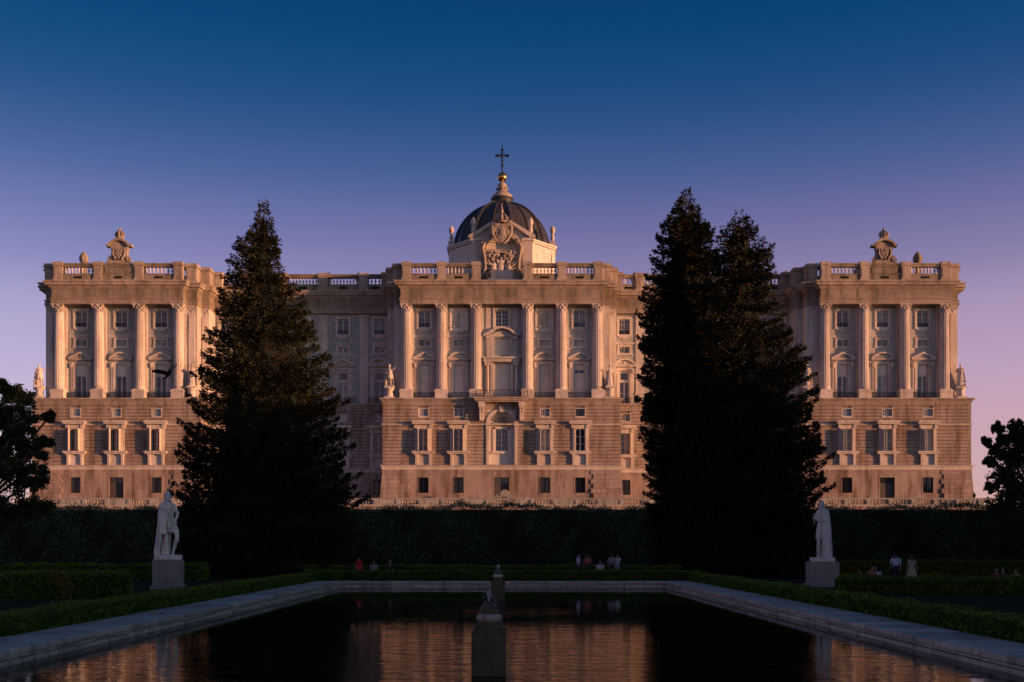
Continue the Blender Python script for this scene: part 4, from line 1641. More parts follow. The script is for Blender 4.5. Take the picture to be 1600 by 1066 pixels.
gc.prism([(-2.4, 31.4), (2.4, 31.4), (2.2, 36.8), (-2.2, 36.8)], 3.4, 4.1)
for k in range(11):
    a = PI * (k + .5) / 11
    gc.tube([(1.0 * math.cos(a), 3.3, 34.4 + 1.0 * math.sin(a)), (2.2 * math.cos(a), 3.3, 34.4 + 2.2 * math.sin(a))], [(.05, .05), (.13, .1)], 6)
for s in (-1, 1):
    # long scroll buttress beside the field
    gc.tube([(s * 2.3, 3.1, 37.9), (s * 2.75, 3.0, 36.9), (s * 2.45, 3.0, 35.4), (s * 2.35, 3.0, 34.0), (s * 2.9, 3.0, 32.9), (s * 3.7, 3.0, 32.5)], [(.22, .3), (.3, .35), (.24, .3), (.24, .3), (.28, .32), (.2, .25)], 8, up=(0, 1, 0))
    spiral(gc, s * 2.55, 37.7, .5, 1.3, 3.0, .2, s, PI / 2)
    spiral(gc, s * 3.3, 32.7, .45, 1.3, 2.9, .18, -s, PI / 2)
# carved trophies, clouds and banners that crowd the field
tq = random.Random(21)
for k in range(90):
    tx = tq.uniform(-2.0, 2.0)
    tz = tq.uniform(32.6, 36.6)
    gc.ball((tx, 3.3 - .25 * tq.random(), tz), (tq.uniform(.12, .4), tq.uniform(.12, .3), tq.uniform(.12, .35)), 7, 5)
for k in range(10):
    s = -1 if k % 2 else 1
    a0 = tq.uniform(.25, 1.2)
    gc.tube([(s * .5, 3.0, 33.6), (s * (.5 + 1.2 * math.cos(a0)), 2.9, 33.6 + 1.3 * math.sin(a0)), (s * (.5 + 1.9 * math.cos(a0)), 3.0, 33.6 + 2.2 * math.sin(a0))], [.07, .09, .16], 6)
gc.box(-2.3, 2.3, 3.0, 3.5, 31.3, 33.4)
part(gc, 'crest_field', 'entab', smooth=35)
gs = MB()
shield(gs, 0, 38.9, 1.9, 2.6, 2.7, .5)
gs.ball((0, 2.5, 38.9), (.7, .5, 1.1), 14, 10)
crown(gs, 0, 40.3, 1.35, 1.5, 2.6)
gs.lathe([(.16, 41.7), (.26, 41.95), (.12, 42.3), (.1, 42.6), (.02, 43.2)], 8, (0, 2.6))
for s in (-1, 1):
    gs.tube([(s * .9, 2.6, 40.1), (s * 1.35, 2.5, 39.7), (s * 1.3, 2.4, 38.8), (s * .85, 2.4, 37.9), (s * .3, 2.4, 37.4)], [.2, .28, .22, .22, .1], 8)
    gs.tube([(s * .6, 2.7, 40.3), (s * 1.2, 2.7, 40.5), (s * 1.4, 2.7, 40.0)], [.15, .18, .08], 6)
    spiral(gs, s * 1.15, 40.1, .35, 1.2, 2.45, .14, s, PI / 2)
part(gs, 'coat_of_arms', 'entab', smooth=40)
o = inst(fig_me, 'relief_figure', palace, (-.1, 2.95, 33.4), .2, sc=(1.9, 1.3, 1.2))
inst(fig2_me, 'relief_figure', palace, (.85, 2.9, 33.2), -.5, sc=(1.9, 1.3, 1.0))
inst(fig2_me, 'relief_figure', palace, (-1.05, 2.9, 33.2), .5, sc=(-1.9, 1.3, .95))
part(MB().box(-1.5, 1.5, 1.6, 3.6, 32.2, 33.4).box(-1.9, 1.9, 1.4, 3.6, 31.3, 32.2), 'crest_base', 'lime')

# ------------------------------------------------------------------ terrace balustrade
TY = 144.9
tb = tag(empty('terrace_balustrade', (0, TY, ZT)), 'long low stone balustrade at the foot of the palace above the hedge', 'balustrade')
tb_me = MB().lathe([(.09, 0), (.09, .06), (.05, .1), (.105, .26), (.10, .36), (.05, .52), (.08, .58), (.09, .64)], 8).mesh('baluster', M['terrace_stone'], 50)
MB().box(-66, 66, -.24, .24, 0, .26).build('base_course', M['terrace_stone'], tb)
MB().box(-66.2, 66.2, -.25, .25, .9, 1.12).build('rail', M['terrace_stone'], tb)
pier_me = MB().box(-.32, .32, -.26, .26, .262, .898).box(-.22, .22, -.29, -.26, .34, .82).mesh('pier', M['terrace_stone'])
x = -65.6
k = 0
while x < 65.5:
    inst(pier_me, 'pier', tb, (x, 0, 0))
    ln = 3.0
    solid = (k % 2 == 0) and x < 40
    if solid:
        MB().box(x + .32, x + ln - .32, -.2, .2, .262, .898).box(x + .6, x + ln - .6, -.23, -.2, .36, .8).build('panel', M['terrace_stone'], tb)
    else:
        n = 6
        for i in range(n):
            inst(tb_me, 'baluster', tb, (x + .32 + (ln - .64) * (i + .5) / n, 0, .262))
    x += ln
    k += 1
Mr = Matrix.Translation((-.3, -.1, 1.6)) @ Matrix.Rotation(PI / 2, 4, 'X')
mdr = MB()
md2 = MB().lathe([(.62, -.12), (.66, 0), (.62, .12)], 24).lathe([(.42, -.2), (.45, .0)], 20)
mdr.merge(md2, Mr)
for s in (-1, 1):
    spiral(mdr, -.3 + s * .95, 1.45, .3, 1.2, -.1, .12, s, 0)
    mdr.tube([(-.3 + s * .5, -.1, 1.15), (-.3 + s * 1.0, -.1, 1.3), (-.3 + s * 1.5, -.1, 1.15)], [.14, .12, .06], 6)
mdr.box(-1.2, .6, -.22, .2, 1.1, 1.24)
mdr.build('carved_medallion', M['terrace_stone'], tb, smooth=40)

# lamp on the terrace at the right end
lp = tag(empty('street_lamp', (63.0, 145.7, ZT)), 'small dark lantern lamp at the right end of the terrace balustrade', 'lamp')
MB().lathe([(.16, 0), (.15, .1), (.09, .2), (.06, .3), (.05, 1.0), (.08, 1.05)], 10).build('pole', M['iron'], lp, smooth=40)
MB().lathe([(.1, 1.05), (.22, 1.5), (.27, 1.52), (.12, 1.75), (.03, 1.95)], 6).build('lantern', M['iron'], lp)

# ------------------------------------------------------------------ garden statues
def drape(mb, rings, a0, a1, n, r0, r1, seed=1, sway=.05):
    """hanging cloth as a run of overlapping folds: rings (cx, cy, z, rx, ry) from top to bottom"""
    q = random.Random(seed)
    for k in range(n):
        a = a0 + (a1 - a0) * k / (n - 1)
        pts, rad = [], []
        ph = q.uniform(0, 6.28)
        fk = q.choice([.75, 1.0, 1.25])
        for i, (cx, cy, z, rx, ry) in enumerate(rings):
            t_ = i / (len(rings) - 1)
            aa = a + sway * math.sin(ph + t_ * 4) * t_
            dp = 1 + .10 * t_ * math.sin(k * 2.1 + ph)
            pts.append((cx + rx * dp * math.cos(aa), cy + ry * dp * math.sin(aa), z))
            rad.append((r0 + (r1 - r0) * t_) * (1 if i == 0 else fk))
        mb.tube(pts, rad, 7)


def ring(mb, c, rx, ry, r, tilt=0.0, n=20):
    pts = [(c[0] + rx * math.cos(2 * PI * i / n), c[1] + ry * math.sin(2 * PI * i / n), c[2] + tilt * math.cos(2 * PI * i / n)) for i in range(n + 1)]
    mb.tube(pts, r, 8)


def king_left():
    m = MB()
    J = pose(pelvis=(.0, 0, .96), chest=(-.03, .0, 1.33), neck=(-.03, .01, 1.5), head=(-.01, -.03, 1.645), turn=.85,
             sl=(-.2, 0, 1.43), sr=(.15, -.01, 1.43), el=(-.25, .0, 1.16), wl=(-.12, -.17, 1.10), er=(.27, .06, 1.2), wr=(.21, -.08, 1.02),
             hl=(-.09, 0, .92), hr=(.1, -.02, .92), kl=(-.05, -.03, .5), kr=(.27, -.17, .57), al=(-.04, .0, .09), ar=(.13, .02, .1))
    naked(m, J, 1.12, True, 1.06)
    m.tube([(0, 0, .98), (-.01, 0, 1.15), (-.03, -.02, 1.32), (-.03, 0, 1.45)], [(.175, .135), (.165, .125), (.205, .155), (.16, .11)], 18)
    ring(m, (0, 0, 1.02), .18, .14, .024, .015)
    ring(m, (-.01, -.01, 1.2), .172, .135, .012)
    for k in range(5):
        m.ball((-.09 + .03 * k, -.165, 1.26 + .02 * math.sin(k)), .022, 6, 5)
    drape(m, [(0, 0, 1.03, .16, .12), (.0, 0, .9, .195, .155), (.02, -.01, .76, .22, .18), (.03, -.01, .66, .235, .195)], 0, 2 * PI, 17, .03, .034, 3)
    # collar and mantle over the shoulders
    ring(m, (-.03, 0, 1.47), .17, .115, .045, -.01)
    drape(m, [(-.03, 0, 1.48, .15, .1), (-.04, 0, 1.40, .215, .15), (-.05, 0, 1.33, .235, .17)], .3, 2 * PI - .9, 14, .04, .042, 5)
    # cloak down his right side to the ground
    drape(m, [(-.05, .02, 1.45, .19, .12), (-.08, .03, 1.2, .19, .15), (-.10, .05, .85, .19, .16), (-.12, .06, .45, .20, .17), (-.15, .06, .05, .22, .19)], .9, PI + .75, 13, .035, .062, 7, .1)
    # one end gathered over the forearm
    for k in range(4):
        m.tube([(-.2 + .03 * k, -.12, 1.16), (-.2 + .035 * k, -.2, .9), (-.22 + .04 * k, -.19, .62)], [.03, .04, .028], 7)
    for kx, ky in ((-.05, -.03), (.25, -.15)):
        ring(m, (kx, ky, .43), .062, .062, .02)
    # helm with visor, crest and long curls
    m.ball((-.02, .02, 1.70), (.088, .095, .085), 12, 8)
    ring(m, (-.01, .0, 1.675), .088, .098, .014)
    m.tube([(.05, -.06, 1.76), (-.02, .02, 1.815), (-.10, .06, 1.76), (-.13, .06, 1.66)], [.02, .036, .036, .02], 8)
    drape(m, [(-.03, .03, 1.66, .075, .07), (-.05, .05, 1.55, .085, .07), (-.05, .05, 1.47, .09, .07)], .4, PI + .6, 6, .028, .03, 9)
    m.tube([(.14, .1, 1.0), (.05, .2, .6), (.0, .24, .15)], [.03, .026, .016], 6)
    m.tube([(-.16, .16, .5), (-.1, .12, .2), (-.1, .1, .02)], [.1, .13, .15], 8)
    m.box(-.40, .40, -.38, .36, -.10, .035)
    return m


def king_right():
    m = MB()
    J = pose(pelvis=(.0, 0, .96), chest=(0, .0, 1.33), neck=(-.01, .01, 1.5), head=(-.03, -.03, 1.645), turn=-.95,
             sl=(-.17, -.01, 1.43), sr=(.18, 0, 1.43), el=(-.23, -.03, 1.18), wl=(-.31, -.2, 1.24), er=(.25, .02, 1.17), wr=(.06, -.2, 1.16),
             hl=(-.09, 0, .92), hr=(.1, 0, .92), kl=(-.15, -.1, .51), kr=(.09, -.02, .5), al=(-.16, .0, .09), ar=(.1, .05, .09))
    naked(m, J, 1.12, True, 1.06)
    m.tube([(0, 0, .98), (0, 0, 1.15), (0, -.01, 1.33), (0, 0, 1.45)], [(.17, .13), (.165, .125), (.195, .145), (.15, .11)], 18)
    ring(m, (0, 0, 1.03), .175, .135, .022, -.02)
    drape(m, [(0, 0, 1.03, .16, .12), (-.01, 0, .85, .195, .155), (-.02, -.01, .62, .21, .175)], 0, 2 * PI, 16, .03, .036, 13)
    ring(m, (0, 0, 1.47), .17, .115, .045)
    drape(m, [(0, 0, 1.48, .15, .1), (.01, 0, 1.39, .21, .15), (.02, 0, 1.31, .225, .17)], -.9, PI + .7, 13, .04, .042, 15)
    # heavy robe over his left shoulder to the ground, swept across the front
    drape(m, [(.03, .0, 1.45, .18, .12), (.06, .0, 1.2, .185, .16), (.09, .01, .85, .185, .17), (.11, .02, .45, .19, .18), (.12, .03, .05, .205, .2)], -PI * .5, PI * .8, 15, .036, .06, 17, .1)
    for k in range(6):
        m.tube([(.05 + .025 * k, -.19, 1.16), (-.02 + .045 * k, -.25, .8), (-.01 + .05 * k, -.25, .4), (.0 + .05 * k, -.24, .06)], [.028, .036, .042, .05], 7)
    for kx, ky in ((-.15, -.09),):
        ring(m, (kx, ky, .43), .06, .06, .02)
    # beard, hair and open crown
    m.tube([(-.08, -.07, 1.59), (-.085, -.075, 1.52), (-.07, -.06, 1.45)], [.036, .04, .015], 8)
    drape(m, [(-.01, .02, 1.70, .07, .075), (.01, .04, 1.58, .085, .08), (.02, .05, 1.48, .09, .08)], -.4, PI * .95, 8, .03, .032, 19)
    m.ball((-.03, .0, 1.69), (.084, .092, .075), 12, 8)
    ring(m, (-.03, .0, 1.715), .078, .085, .017)
    for k in range(8):
        a = 2 * PI * k / 8
        m.tube([(-.03 + .08 * math.cos(a), .086 * math.sin(a), 1.72), (-.03 + .095 * math.cos(a), .10 * math.sin(a), 1.80)], [.022, .012], 6)
    m.tube([(-.34, -.25, 1.05), (-.335, -.24, 1.42)], [.016, .016], 6)
    m.box(-.40, .40, -.38, .36, -.10, .035)
    return m


def garden_statue(x, y, mb, lab, H, ph, rz, slim):
    st_ = tag(empty('garden_statue', (x, y, 0), rz), lab, 'statue', 'marble king statues beside the pool')
    pl = MB()
    pl.box(-.86, .86, -.86, .86, 0, .16)
    pl.hexa([(-.82, -.82, .16), (.82, -.82, .16), (.82, .82, .16), (-.82, .82, .16)], [(-.75, -.75, .24), (.75, -.75, .24), (.75, .75, .24), (-.75, .75, .24)])
    pl.box(-.75, .75, -.75, .75, .24, ph - .002)
    pl.box(-.6, .6, -.757, -.75, .42, ph - .2)
    pl.build('pedestal', M['pedestal'], st_)
    k = H / 1.84
    me = frozen(mb, 'figure', M['marble'], .013)
    inst(me, 'figure', st_, (0, 0, ph + .10 * k), 0, sc=(k * slim, k * slim, k))


garden_statue(-17.5, 55.9, king_left(), 'white marble king with bent knee, helm and long cloak left of the pool', 3.36, 1.5, .25, .92)
garden_statue(17.1, 58.6, king_right(), 'white marble crowned king in a heavy robe right of the pool', 3.2, 1.36, -.1, .84)


# ------------------------------------------------------------------ fountains
jm, nt, bs = nmat('falling_water')
bs.inputs['Base Color'].default_value = (0.55, 0.62, 0.72, 1)
bs.inputs['Roughness'].default_value = 0.15
bs.inputs['Transmission Weight'].default_value = 0.35
bs.inputs['IOR'].default_value = 1.33


def fountain(x, y, lab, seed):
    r_ = random.Random(seed)
    f = tag(empty('fountain', (x, y, WATER_Z)), lab, 'fountain', 'stone fountains standing in the pool')
    bm = bmesh.new()
    bmesh.ops.create_cube(bm, size=1)
    for v in bm.verts:
        v.co = Vector((v.co.x * .64, v.co.y * .64, (v.co.z + .5) * 1.28 - .5))
    bmesh.ops.bevel(bm, geom=list(bm.edges), offset=.02, segments=2, affect='EDGES')
    me = bpy.data.meshes.new('pillar')
    bm.to_mesh(me)
    bm.free()
    me.materials.append(M['wetstone'])
    inst(me, 'pillar', f)
    cp_ = MB()
    cp_.box(-.26, .26, -.26, .26, .782, .86).box(-.21, .21, -.21, .21, .86, .98)
    for sx in (-1, 1):
        for sy in (-1, 1):
            cp_.ball((sx * .28, sy * .28, .80), (.045, .045, .05), 8, 6)
            cp_.ball((sx * .22, sy * .22, .90), (.04, .04, .04), 8, 6)
    cp_.build('cap', M['wetstone'], f, smooth=40)
    MB().lathe([(.17, .98), (.19, 1.0), (.225, 1.03), (.24, 1.07), (.225, 1.11), (.17, 1.14)], 28).build('bowl', M['coping'], f, smooth=50)
    MB().lathe([(.15, 1.14), (.155, 1.19), (.15, 1.25), (.125, 1.31), (.085, 1.355), (.04, 1.375)], 24).build('finial', M['wetstone'], f, smooth=50)
    j = MB()
    for k in range(4):
        a = r_.uniform(0, 6.28)
        h = r_.uniform(.16, .24)
        j.tube([(0, 0, 1.36), (.012 * math.cos(a), .012 * math.sin(a), 1.36 + h * .6), (.025 * math.cos(a), .025 * math.sin(a), 1.36 + h), (.045 * math.cos(a), .045 * math.sin(a), 1.36 + h * .8)], [.012, .014, .016, .006], 6)
    for k in range(90):
        a = r_.uniform(0, 6.28)
        q = r_.random()
        d = .04 + .20 * q
        z = 1.52 - 1.7 * q * q * .30 + r_.uniform(-.03, .05)
        s_ = r_.uniform(.003, .009)
        j.ball((d * math.cos(a), d * math.sin(a), z), (s_, s_, s_ * 1.8), 5, 4)
    j.build('water_jet', jm, f, smooth=60)
    # foam ring where the drops fall is left to the water itself


fountain(-.34, 20.4, 'square stone fountain pillar nearest in the pool', 3)
fountain(-.41, 50.0, 'farther small stone fountain pillar in the pool', 5)


# ------------------------------------------------------------------ spruces
def interp(tab, z):
    zs = [a for a, b in tab]
    vs = [b for a, b in tab]
    return np.interp(z, zs, vs)


def spruce(name, x, y, tip, left, right, lab, ntuft, extra=()):
    """left/right: tables (height, half width) of the crown's outline"""
    t_ = tag(empty(name, (x, y, 0)), lab, 'tree', 'tall dark spruces behind the pool')
    tr = MB()
    tr.tube([(0, 0, -.2), (.05, 0, tip * .3), (-.05, .05, tip * .6), (0, 0, tip * .97)], [.48, .36, .2, .03], 10)
    tip += .4
    nb = 1150
    hb = np.sort(0.5 + (tip - .6) * npr.random(nb) ** 1.15)
    # group the branches into loose tiers
    tier = np.round(hb / .95) * .95
    hb = hb * .5 + tier * .5 + npr.normal(0, .06, nb)
    hb[-90:] = tip - .35 - 3.2 * npr.random(90)
    az = npr.random(nb) * 2 * PI
    wgt = (1 + np.cos(az)) / 2
    r = interp(left, hb) * (1 - wgt) + interp(right, hb) * wgt
    ln = r * npr.choice([.82, .92, .97, 1.0, 1.04], nb) * (1 + npr.normal(0, .05, nb))
    # whole boughs reach farther or fall short together, so the outline is ragged
    ph = npr.random(6) * 6.28
    lump = (np.sin(az * 3 + hb * 1.1 + ph[0]) + np.sin(az * 5 - hb * 1.9 + ph[1]) + np.sin(az * 2 + hb * 2.9 + ph[2]) + np.sin(hb * 4.6 + az + ph[3])) / 4
    ln = ln * (.99 + .11 * lump)
    ln = np.maximum(ln, .25)
    sag = -.20 * ln + npr.normal(0, .05, nb) * ln
    d = np.stack([np.cos(az), np.sin(az), np.zeros(nb)], 1)
    sd = np.stack([-np.sin(az), np.cos(az), np.zeros(nb)], 1)

    def curve(b, s):
        z = hb[b] + sag[b] * np.sin(s * PI * .75) * 1.1 + .07 * ln[b] * s ** 3
        p = d[b] * (ln[b] * s)[:, None]
        p[:, 2] = z
        return p
    prob = (ln + .3) ** 1.5
    prob /= prob.sum()
    b = npr.choice(nb, ntuft, p=prob)
    s = 1 - .85 * npr.random(ntuft) ** 1.6
    lat = npr.uniform(-1, 1, ntuft)
    lw = np.minimum(.36 * ln[b], 1.25) * (1.05 - s) * 1.7 + .12
    P = curve(b, s) + sd[b] * (lat * lw)[:, None]
    P[:, 2] += -.28 * np.abs(lat) * lw + npr.normal(0, .09, ntuft) - .15 * npr.random(ntuft) ** 2
    sg = np.sign(lat) * (.35 + .65 * np.abs(lat))
    D = d[b] * (.55 + .5 * s)[:, None] + sd[b] * (sg * .8)[:, None] + rand_dirs(ntuft) * .45
    D[:, 2] += .05
    D = unit(D)
    S = unit(np.cross(D, rand_dirs(ntuft)))
    L = npr.uniform(.14, .30, ntuft)
    W = npr.uniform(.07, .13, ntuft)
    leaf = leaf_mesh('crown', P, D, S, L, W, M['spruce'])
    inst(leaf, 'crown', t_)
    for k in range(0, nb, 5):
        pts = curve(np.full(5, k), np.linspace(0, .85, 5))
        tr.tube([tuple(p) for p in pts], [.07, .055, .04, .025, .012], 5)
    inst(tr.mesh('trunk', M['bark'], 40), 'trunk', t_)
    # inner mass of dead twigs that keeps the crown from being see-through
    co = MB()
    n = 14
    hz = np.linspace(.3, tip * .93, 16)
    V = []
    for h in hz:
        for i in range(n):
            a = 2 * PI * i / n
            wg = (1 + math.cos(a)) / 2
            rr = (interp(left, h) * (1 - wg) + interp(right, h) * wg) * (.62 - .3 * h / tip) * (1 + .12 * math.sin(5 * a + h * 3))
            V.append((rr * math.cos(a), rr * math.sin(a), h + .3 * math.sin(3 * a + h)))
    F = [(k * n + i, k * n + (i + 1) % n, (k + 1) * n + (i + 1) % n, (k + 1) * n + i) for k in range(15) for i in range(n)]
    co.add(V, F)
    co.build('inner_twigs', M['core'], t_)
    return t_


def px_tab(cx, Y, pts, base):
    """outline table from picture rows: (row, column) -> (height, half width in metres)"""
    k = Y / 1690.0
    return sorted([(CAM_Z + (855 - r) * k, abs(c - cx) * k) for r, c in pts])


Y1 = 78.0
spruce('spruce_tree', (412 - 792) / 1690 * Y1, Y1, CAM_Z + (855 - 312) / 1690 * Y1,
       px_tab(412, Y1, [(312, 410), (345, 398), (380, 368), (420, 352), (450, 342), (520, 330), (600, 302), (640, 306), (690, 288), (760, 280), (830, 278), (905, 284)], 0),
       px_tab(412, Y1, [(312, 415), (345, 425), (380, 437), (410, 436), (440, 462), (500, 488), (560, 512), (600, 526), (690, 540), (770, 557), (830, 546), (905, 540)], 0),
       'single tall dark spruce left of the pool', 218000)
Y2 = 84.0
spruce('spruce_tree', (1072 - 792) / 1690 * Y2, Y2, CAM_Z + (855 - 296) / 1690 * Y2,
       px_tab(1072, Y2, [(296, 1070), (330, 1046), (380, 1024), (410, 1018), (450, 1004), (560, 1000), (700, 1008), (800, 1012), (905, 1014)], 0),
       px_tab(1072, Y2, [(296, 1075), (330, 1096), (370, 1118), (450, 1128), (560, 1150), (800, 1160), (905, 1160)], 0),
       'taller left one of the two spruces right of the pool', 186000)
Y3 = 79.0
spruce('spruce_tree', (1156 - 792) / 1690 * Y3, Y3, CAM_Z + (855 - 330) / 1690 * Y3,
       px_tab(1156, Y3, [(330, 1150), (350, 1130), (380, 1116), (450, 1104), (560, 1060), (800, 1045), (905, 1045)], 0),
       px_tab(1156, Y3, [(330, 1160), (350, 1180), (380, 1206), (440, 1204), (490, 1222), (540, 1252), (590, 1280), (630, 1262), (690, 1290), (760, 1280), (905, 1272)], 0),
       'shorter right one of the two spruces right of the pool', 208000)


# ------------------------------------------------------------------ hedges
def hedge(x0, y0, x1, y1, w_, h_, lab, leaf, dens, mat='box', name='box_hedge', rough=.05, top_extra=0.0, group='clipped low box hedges around the pool'):
    """clipped hedge from (x0, y0) to (x1, y1): woody core with a skin of small leaves"""
    d = Vector((x1 - x0, y1 - y0, 0))
    ln = d.length
    d.normalize()
    ang = math.atan2(d.y, d.x)
    o = tag(empty(name, (x0, y0, 0), ang), lab, 'hedge', group)
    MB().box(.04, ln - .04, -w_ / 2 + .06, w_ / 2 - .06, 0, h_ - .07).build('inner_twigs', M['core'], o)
    area = np.array([ln * h_, ln * h_, ln * w_, w_ * h_, w_ * h_])
    n = int(dens * area.sum())
    f = npr.choice(5, n, p=area / area.sum())
    u, v = npr.random(n), npr.random(n)
    P = np.zeros((n, 3))
    N = np.zeros((n, 3))
    for k, (nx, ny, nz) in enumerate(((0, -1, 0), (0, 1, 0), (0, 0, 1), (-1, 0, 0), (1, 0, 0))):
        i = f == k
        if k < 2:
            P[i] = np.stack([u[i] * ln, np.full(i.sum(), ny * w_ / 2), v[i] * h_], 1)
        elif k == 2:
            P[i] = np.stack([u[i] * ln, (v[i] - .5) * w_, np.full(i.sum(), h_)], 1)
        else:
            P[i] = np.stack([np.full(i.sum(), 0 if nx < 0 else ln), (u[i] - .5) * w_, v[i] * h_], 1)
        N[i] = (nx, ny, nz)
    # gentle unevenness of the clipping
    wob = np.sin(P[:, 0] * 1.7) * .5 + np.sin(P[:, 0] * 4.1 + P[:, 2] * 3) * .3 + np.sin(P[:, 0] * .6 + 2) * .6
    P += N * (rough * wob + npr.normal(0, rough * .7, n))[:, None]
    P[:, 2] += (f == 2) * top_extra * npr.random(n) ** 3
    P[:, 2] = np.maximum(P[:, 2], .01)
    D = unit(N * .8 + rand_dirs(n) * .9 + np.array([0, 0, .35]))
    S = unit(np.cross(D, rand_dirs(n)))
    L = leaf * npr.uniform(.6, 1.4, n)
    me = leaf_mesh('leaves', P - D * (L * .4)[:, None], D, S, L, L * .55, M[mat])
    inst(me, 'leaves', o)
    return o


hx0, hx1 = POOL[0] - CW - .52, POOL[1] + CW + .52
# along the pool the leaves get coarser with distance
for (a, b, lf, dn), wl, wr in (((11.0, 30.0, .075, 1200), 'nearest', 'nearest'), ((30.02, 66.5, .12, 450), 'far', 'far')):
    hedge(hx0, a, hx0, b, .95, .5, wl + ' stretch of the box hedge along the left pool coping', lf, dn, rough=.035)
    hedge(hx1, b, hx1, a, .95, .5, wr + ' stretch of the box hedge along the right pool coping', lf, dn, rough=.035)
hedge(hx0 - .4, POOL[3] + CW + .75, hx1 + .4, POOL[3] + CW + .75, 1.0, .62, 'box hedge across the far end of the pool', .13, 500, rough=.04)
hedge(-27, 41.0, -16.35, 46.6, 1.3, 1.02, 'waist high box hedge left of the pool before the marble king', .11, 620, rough=.06)
hedge(-50, 70.5, -19.5, 70.0, 1.3, .98, 'distant straight box hedge on the left under the tall hedge', .15, 330, rough=.05)
hedge(15.2, 49.5, 32, 46.5, 1.3, .68, 'waist high box hedge right of the pool before the strolling couple', .11, 620, rough=.05, top_extra=.14)
hedge(19.5, 77.0, 52, 77.0, 1.3, 1.15, 'distant straight box hedge on the right under the tall hedge', .16, 330, rough=.05)
hedge(-15, 75.2, 12, 75.2, 1.1, .8, 'distant low box hedge behind the people at the pool end', .16, 330, rough=.05)

# tall hedge below the terrace
o = tag(empty('tall_hedge', (0, 122, 0)), 'tall dark hedge wall under the palace terrace', 'hedge')
n = 155000
lnH = 170.0
X = npr.uniform(-lnH / 2, lnH / 2, n)
top = 6.45 + .16 * np.sin(X * .9) + .12 * np.sin(X * 2.3 + 1) + .22 * np.sin(X * .23 + 2)
isf = npr.random(n) < .8
Zc = np.where(isf, npr.random(n) ** .8 * top, top)
Yc = np.where(isf, -1.6 + .5 * np.sin(X * .7 + Zc * .6) + .3 * np.sin(X * .31 + 1) + .22 * np.sin(X * 2.1 - Zc * 1.3), npr.uniform(-1.6, 1.6, n))
P = np.stack([X, Yc, Zc], 1) + npr.normal(0, .12, (n, 3))
P[:, 2] += (~isf) * npr.random(n) ** 6 * .5
D = unit(np.stack([np.zeros(n), np.where(isf, -.6, 0), np.where(isf, .3, .9)], 1) + rand_dirs(n) * .8)
S = unit(np.cross(D, rand_dirs(n)))
L = npr.uniform(.13, .30, n)
inst(leaf_mesh('leaves', P, D, S, L, L * .45, M['hedge']), 'leaves', o)
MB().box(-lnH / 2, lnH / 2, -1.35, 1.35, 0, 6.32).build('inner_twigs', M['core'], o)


# ------------------------------------------------------------------ broadleaf trees at the picture's edges
def branch_tree(name, x, y, h, rad, crown_z, lab, nleaf, leaf, seed, lobes, mat='broad', group=None, cat='tree'):
    r_ = random.Random(seed)
    t_ = tag(empty(name, (x, y, 0)), lab, cat, group)
    tr = MB()
    tr.tube([(0, 0, -.1), (.1, .05, crown_z * .5), (0, 0, crown_z), (.05, 0, h * .8)], [h * .028, h * .022, h * .016, h * .005], 8)
    C, A = [], []
    tips = []
    for lx, ly, lz, lr in lobes:
        base = Vector((0, 0, crown_z * r_.uniform(.6, 1.0)))
        c = Vector((lx, ly, lz))
        mid = base.lerp(c, .5) + Vector((r_.uniform(-.2, .2), r_.uniform(-.2, .2), .25))
        tr.tube([base, mid, c], [h * .012, h * .008, h * .004], 6)
        for k in range(14):
            v = Vector((r_.gauss(0, 1), r_.gauss(0, 1), r_.gauss(0, 1) * .75)).normalized()
            e = c + v * lr * r_.uniform(.75, 1.08)
            tr.tube([c, c.lerp(e, .5) + Vector((0, 0, .1 * lr)), e], [h * .004, h * .0028, h * .0012], 5)
            tips.append((c, e, lr))
    n_t = len(tips)
    idx = npr.integers(0, n_t, nleaf)
    c = np.array([t[0] for t in tips])[idx]
    e = np.array([t[1] for t in tips])[idx]
    lr = np.array([t[2] for t in tips])[idx]
    s = .35 + .7 * npr.random(nleaf) ** .8
    P = c + (e - c) * s[:, None] + npr.normal(0, 1, (nleaf, 3)) * (lr * .13)[:, None]
    D = unit(unit(e - c) * .7 + rand_dirs(nleaf) + np.array([0, 0, -.25]))
    S = unit(np.cross(D, rand_dirs(nleaf)))
    L = leaf * npr.uniform(.6, 1.35, nleaf)
    inst(leaf_mesh('crown', P, D, S, L, L * .6, M[mat]), 'crown', t_)
    inst(tr.mesh('trunk', M['bark'], 40), 'trunk', t_)
    return t_


def at(px, py, Y):
    return ((px - 792) / 1690 * Y, CAM_Z + (855 - py) / 1690 * Y)


Yt = 62.0
bx, _ = at(-70, 800, Yt)
lob = []
for px, py, dy, r in ((-10, 640, 0, 1.0), (22, 625, .5, .85), (40, 660, -.4, .9), (-50, 600, .6, 1.2), (10, 690, .6, 1.2), (48, 705, 0, .85), (62, 748, -.5, .75), (30, 745, .5, 1.1), (-40, 680, -.5, 1.3), (-60, 745, .5, 1.5), (50, 790, .4, .9),
                      (0, 790, 0, 1.3), (8, 605, .2, .5), (-50, 810, .2, 1.4), (8, 725, -.4, 1.1), (-15, 715, .3, 1.2), (12, 662, .4, .9), (70, 690, .2, .35), (78, 650, 0, .3)):
    a, z = at(px, py, Yt)
    lob.append((a - bx, dy, z, r))
branch_tree('broadleaf_tree', bx, Yt, 11.5, 4, 3.2, 'dark leafy tree cut by the left edge of the picture', 54000, .155, 4, lob)
bx, _ = at(1660, 800, Yt)
lob = []
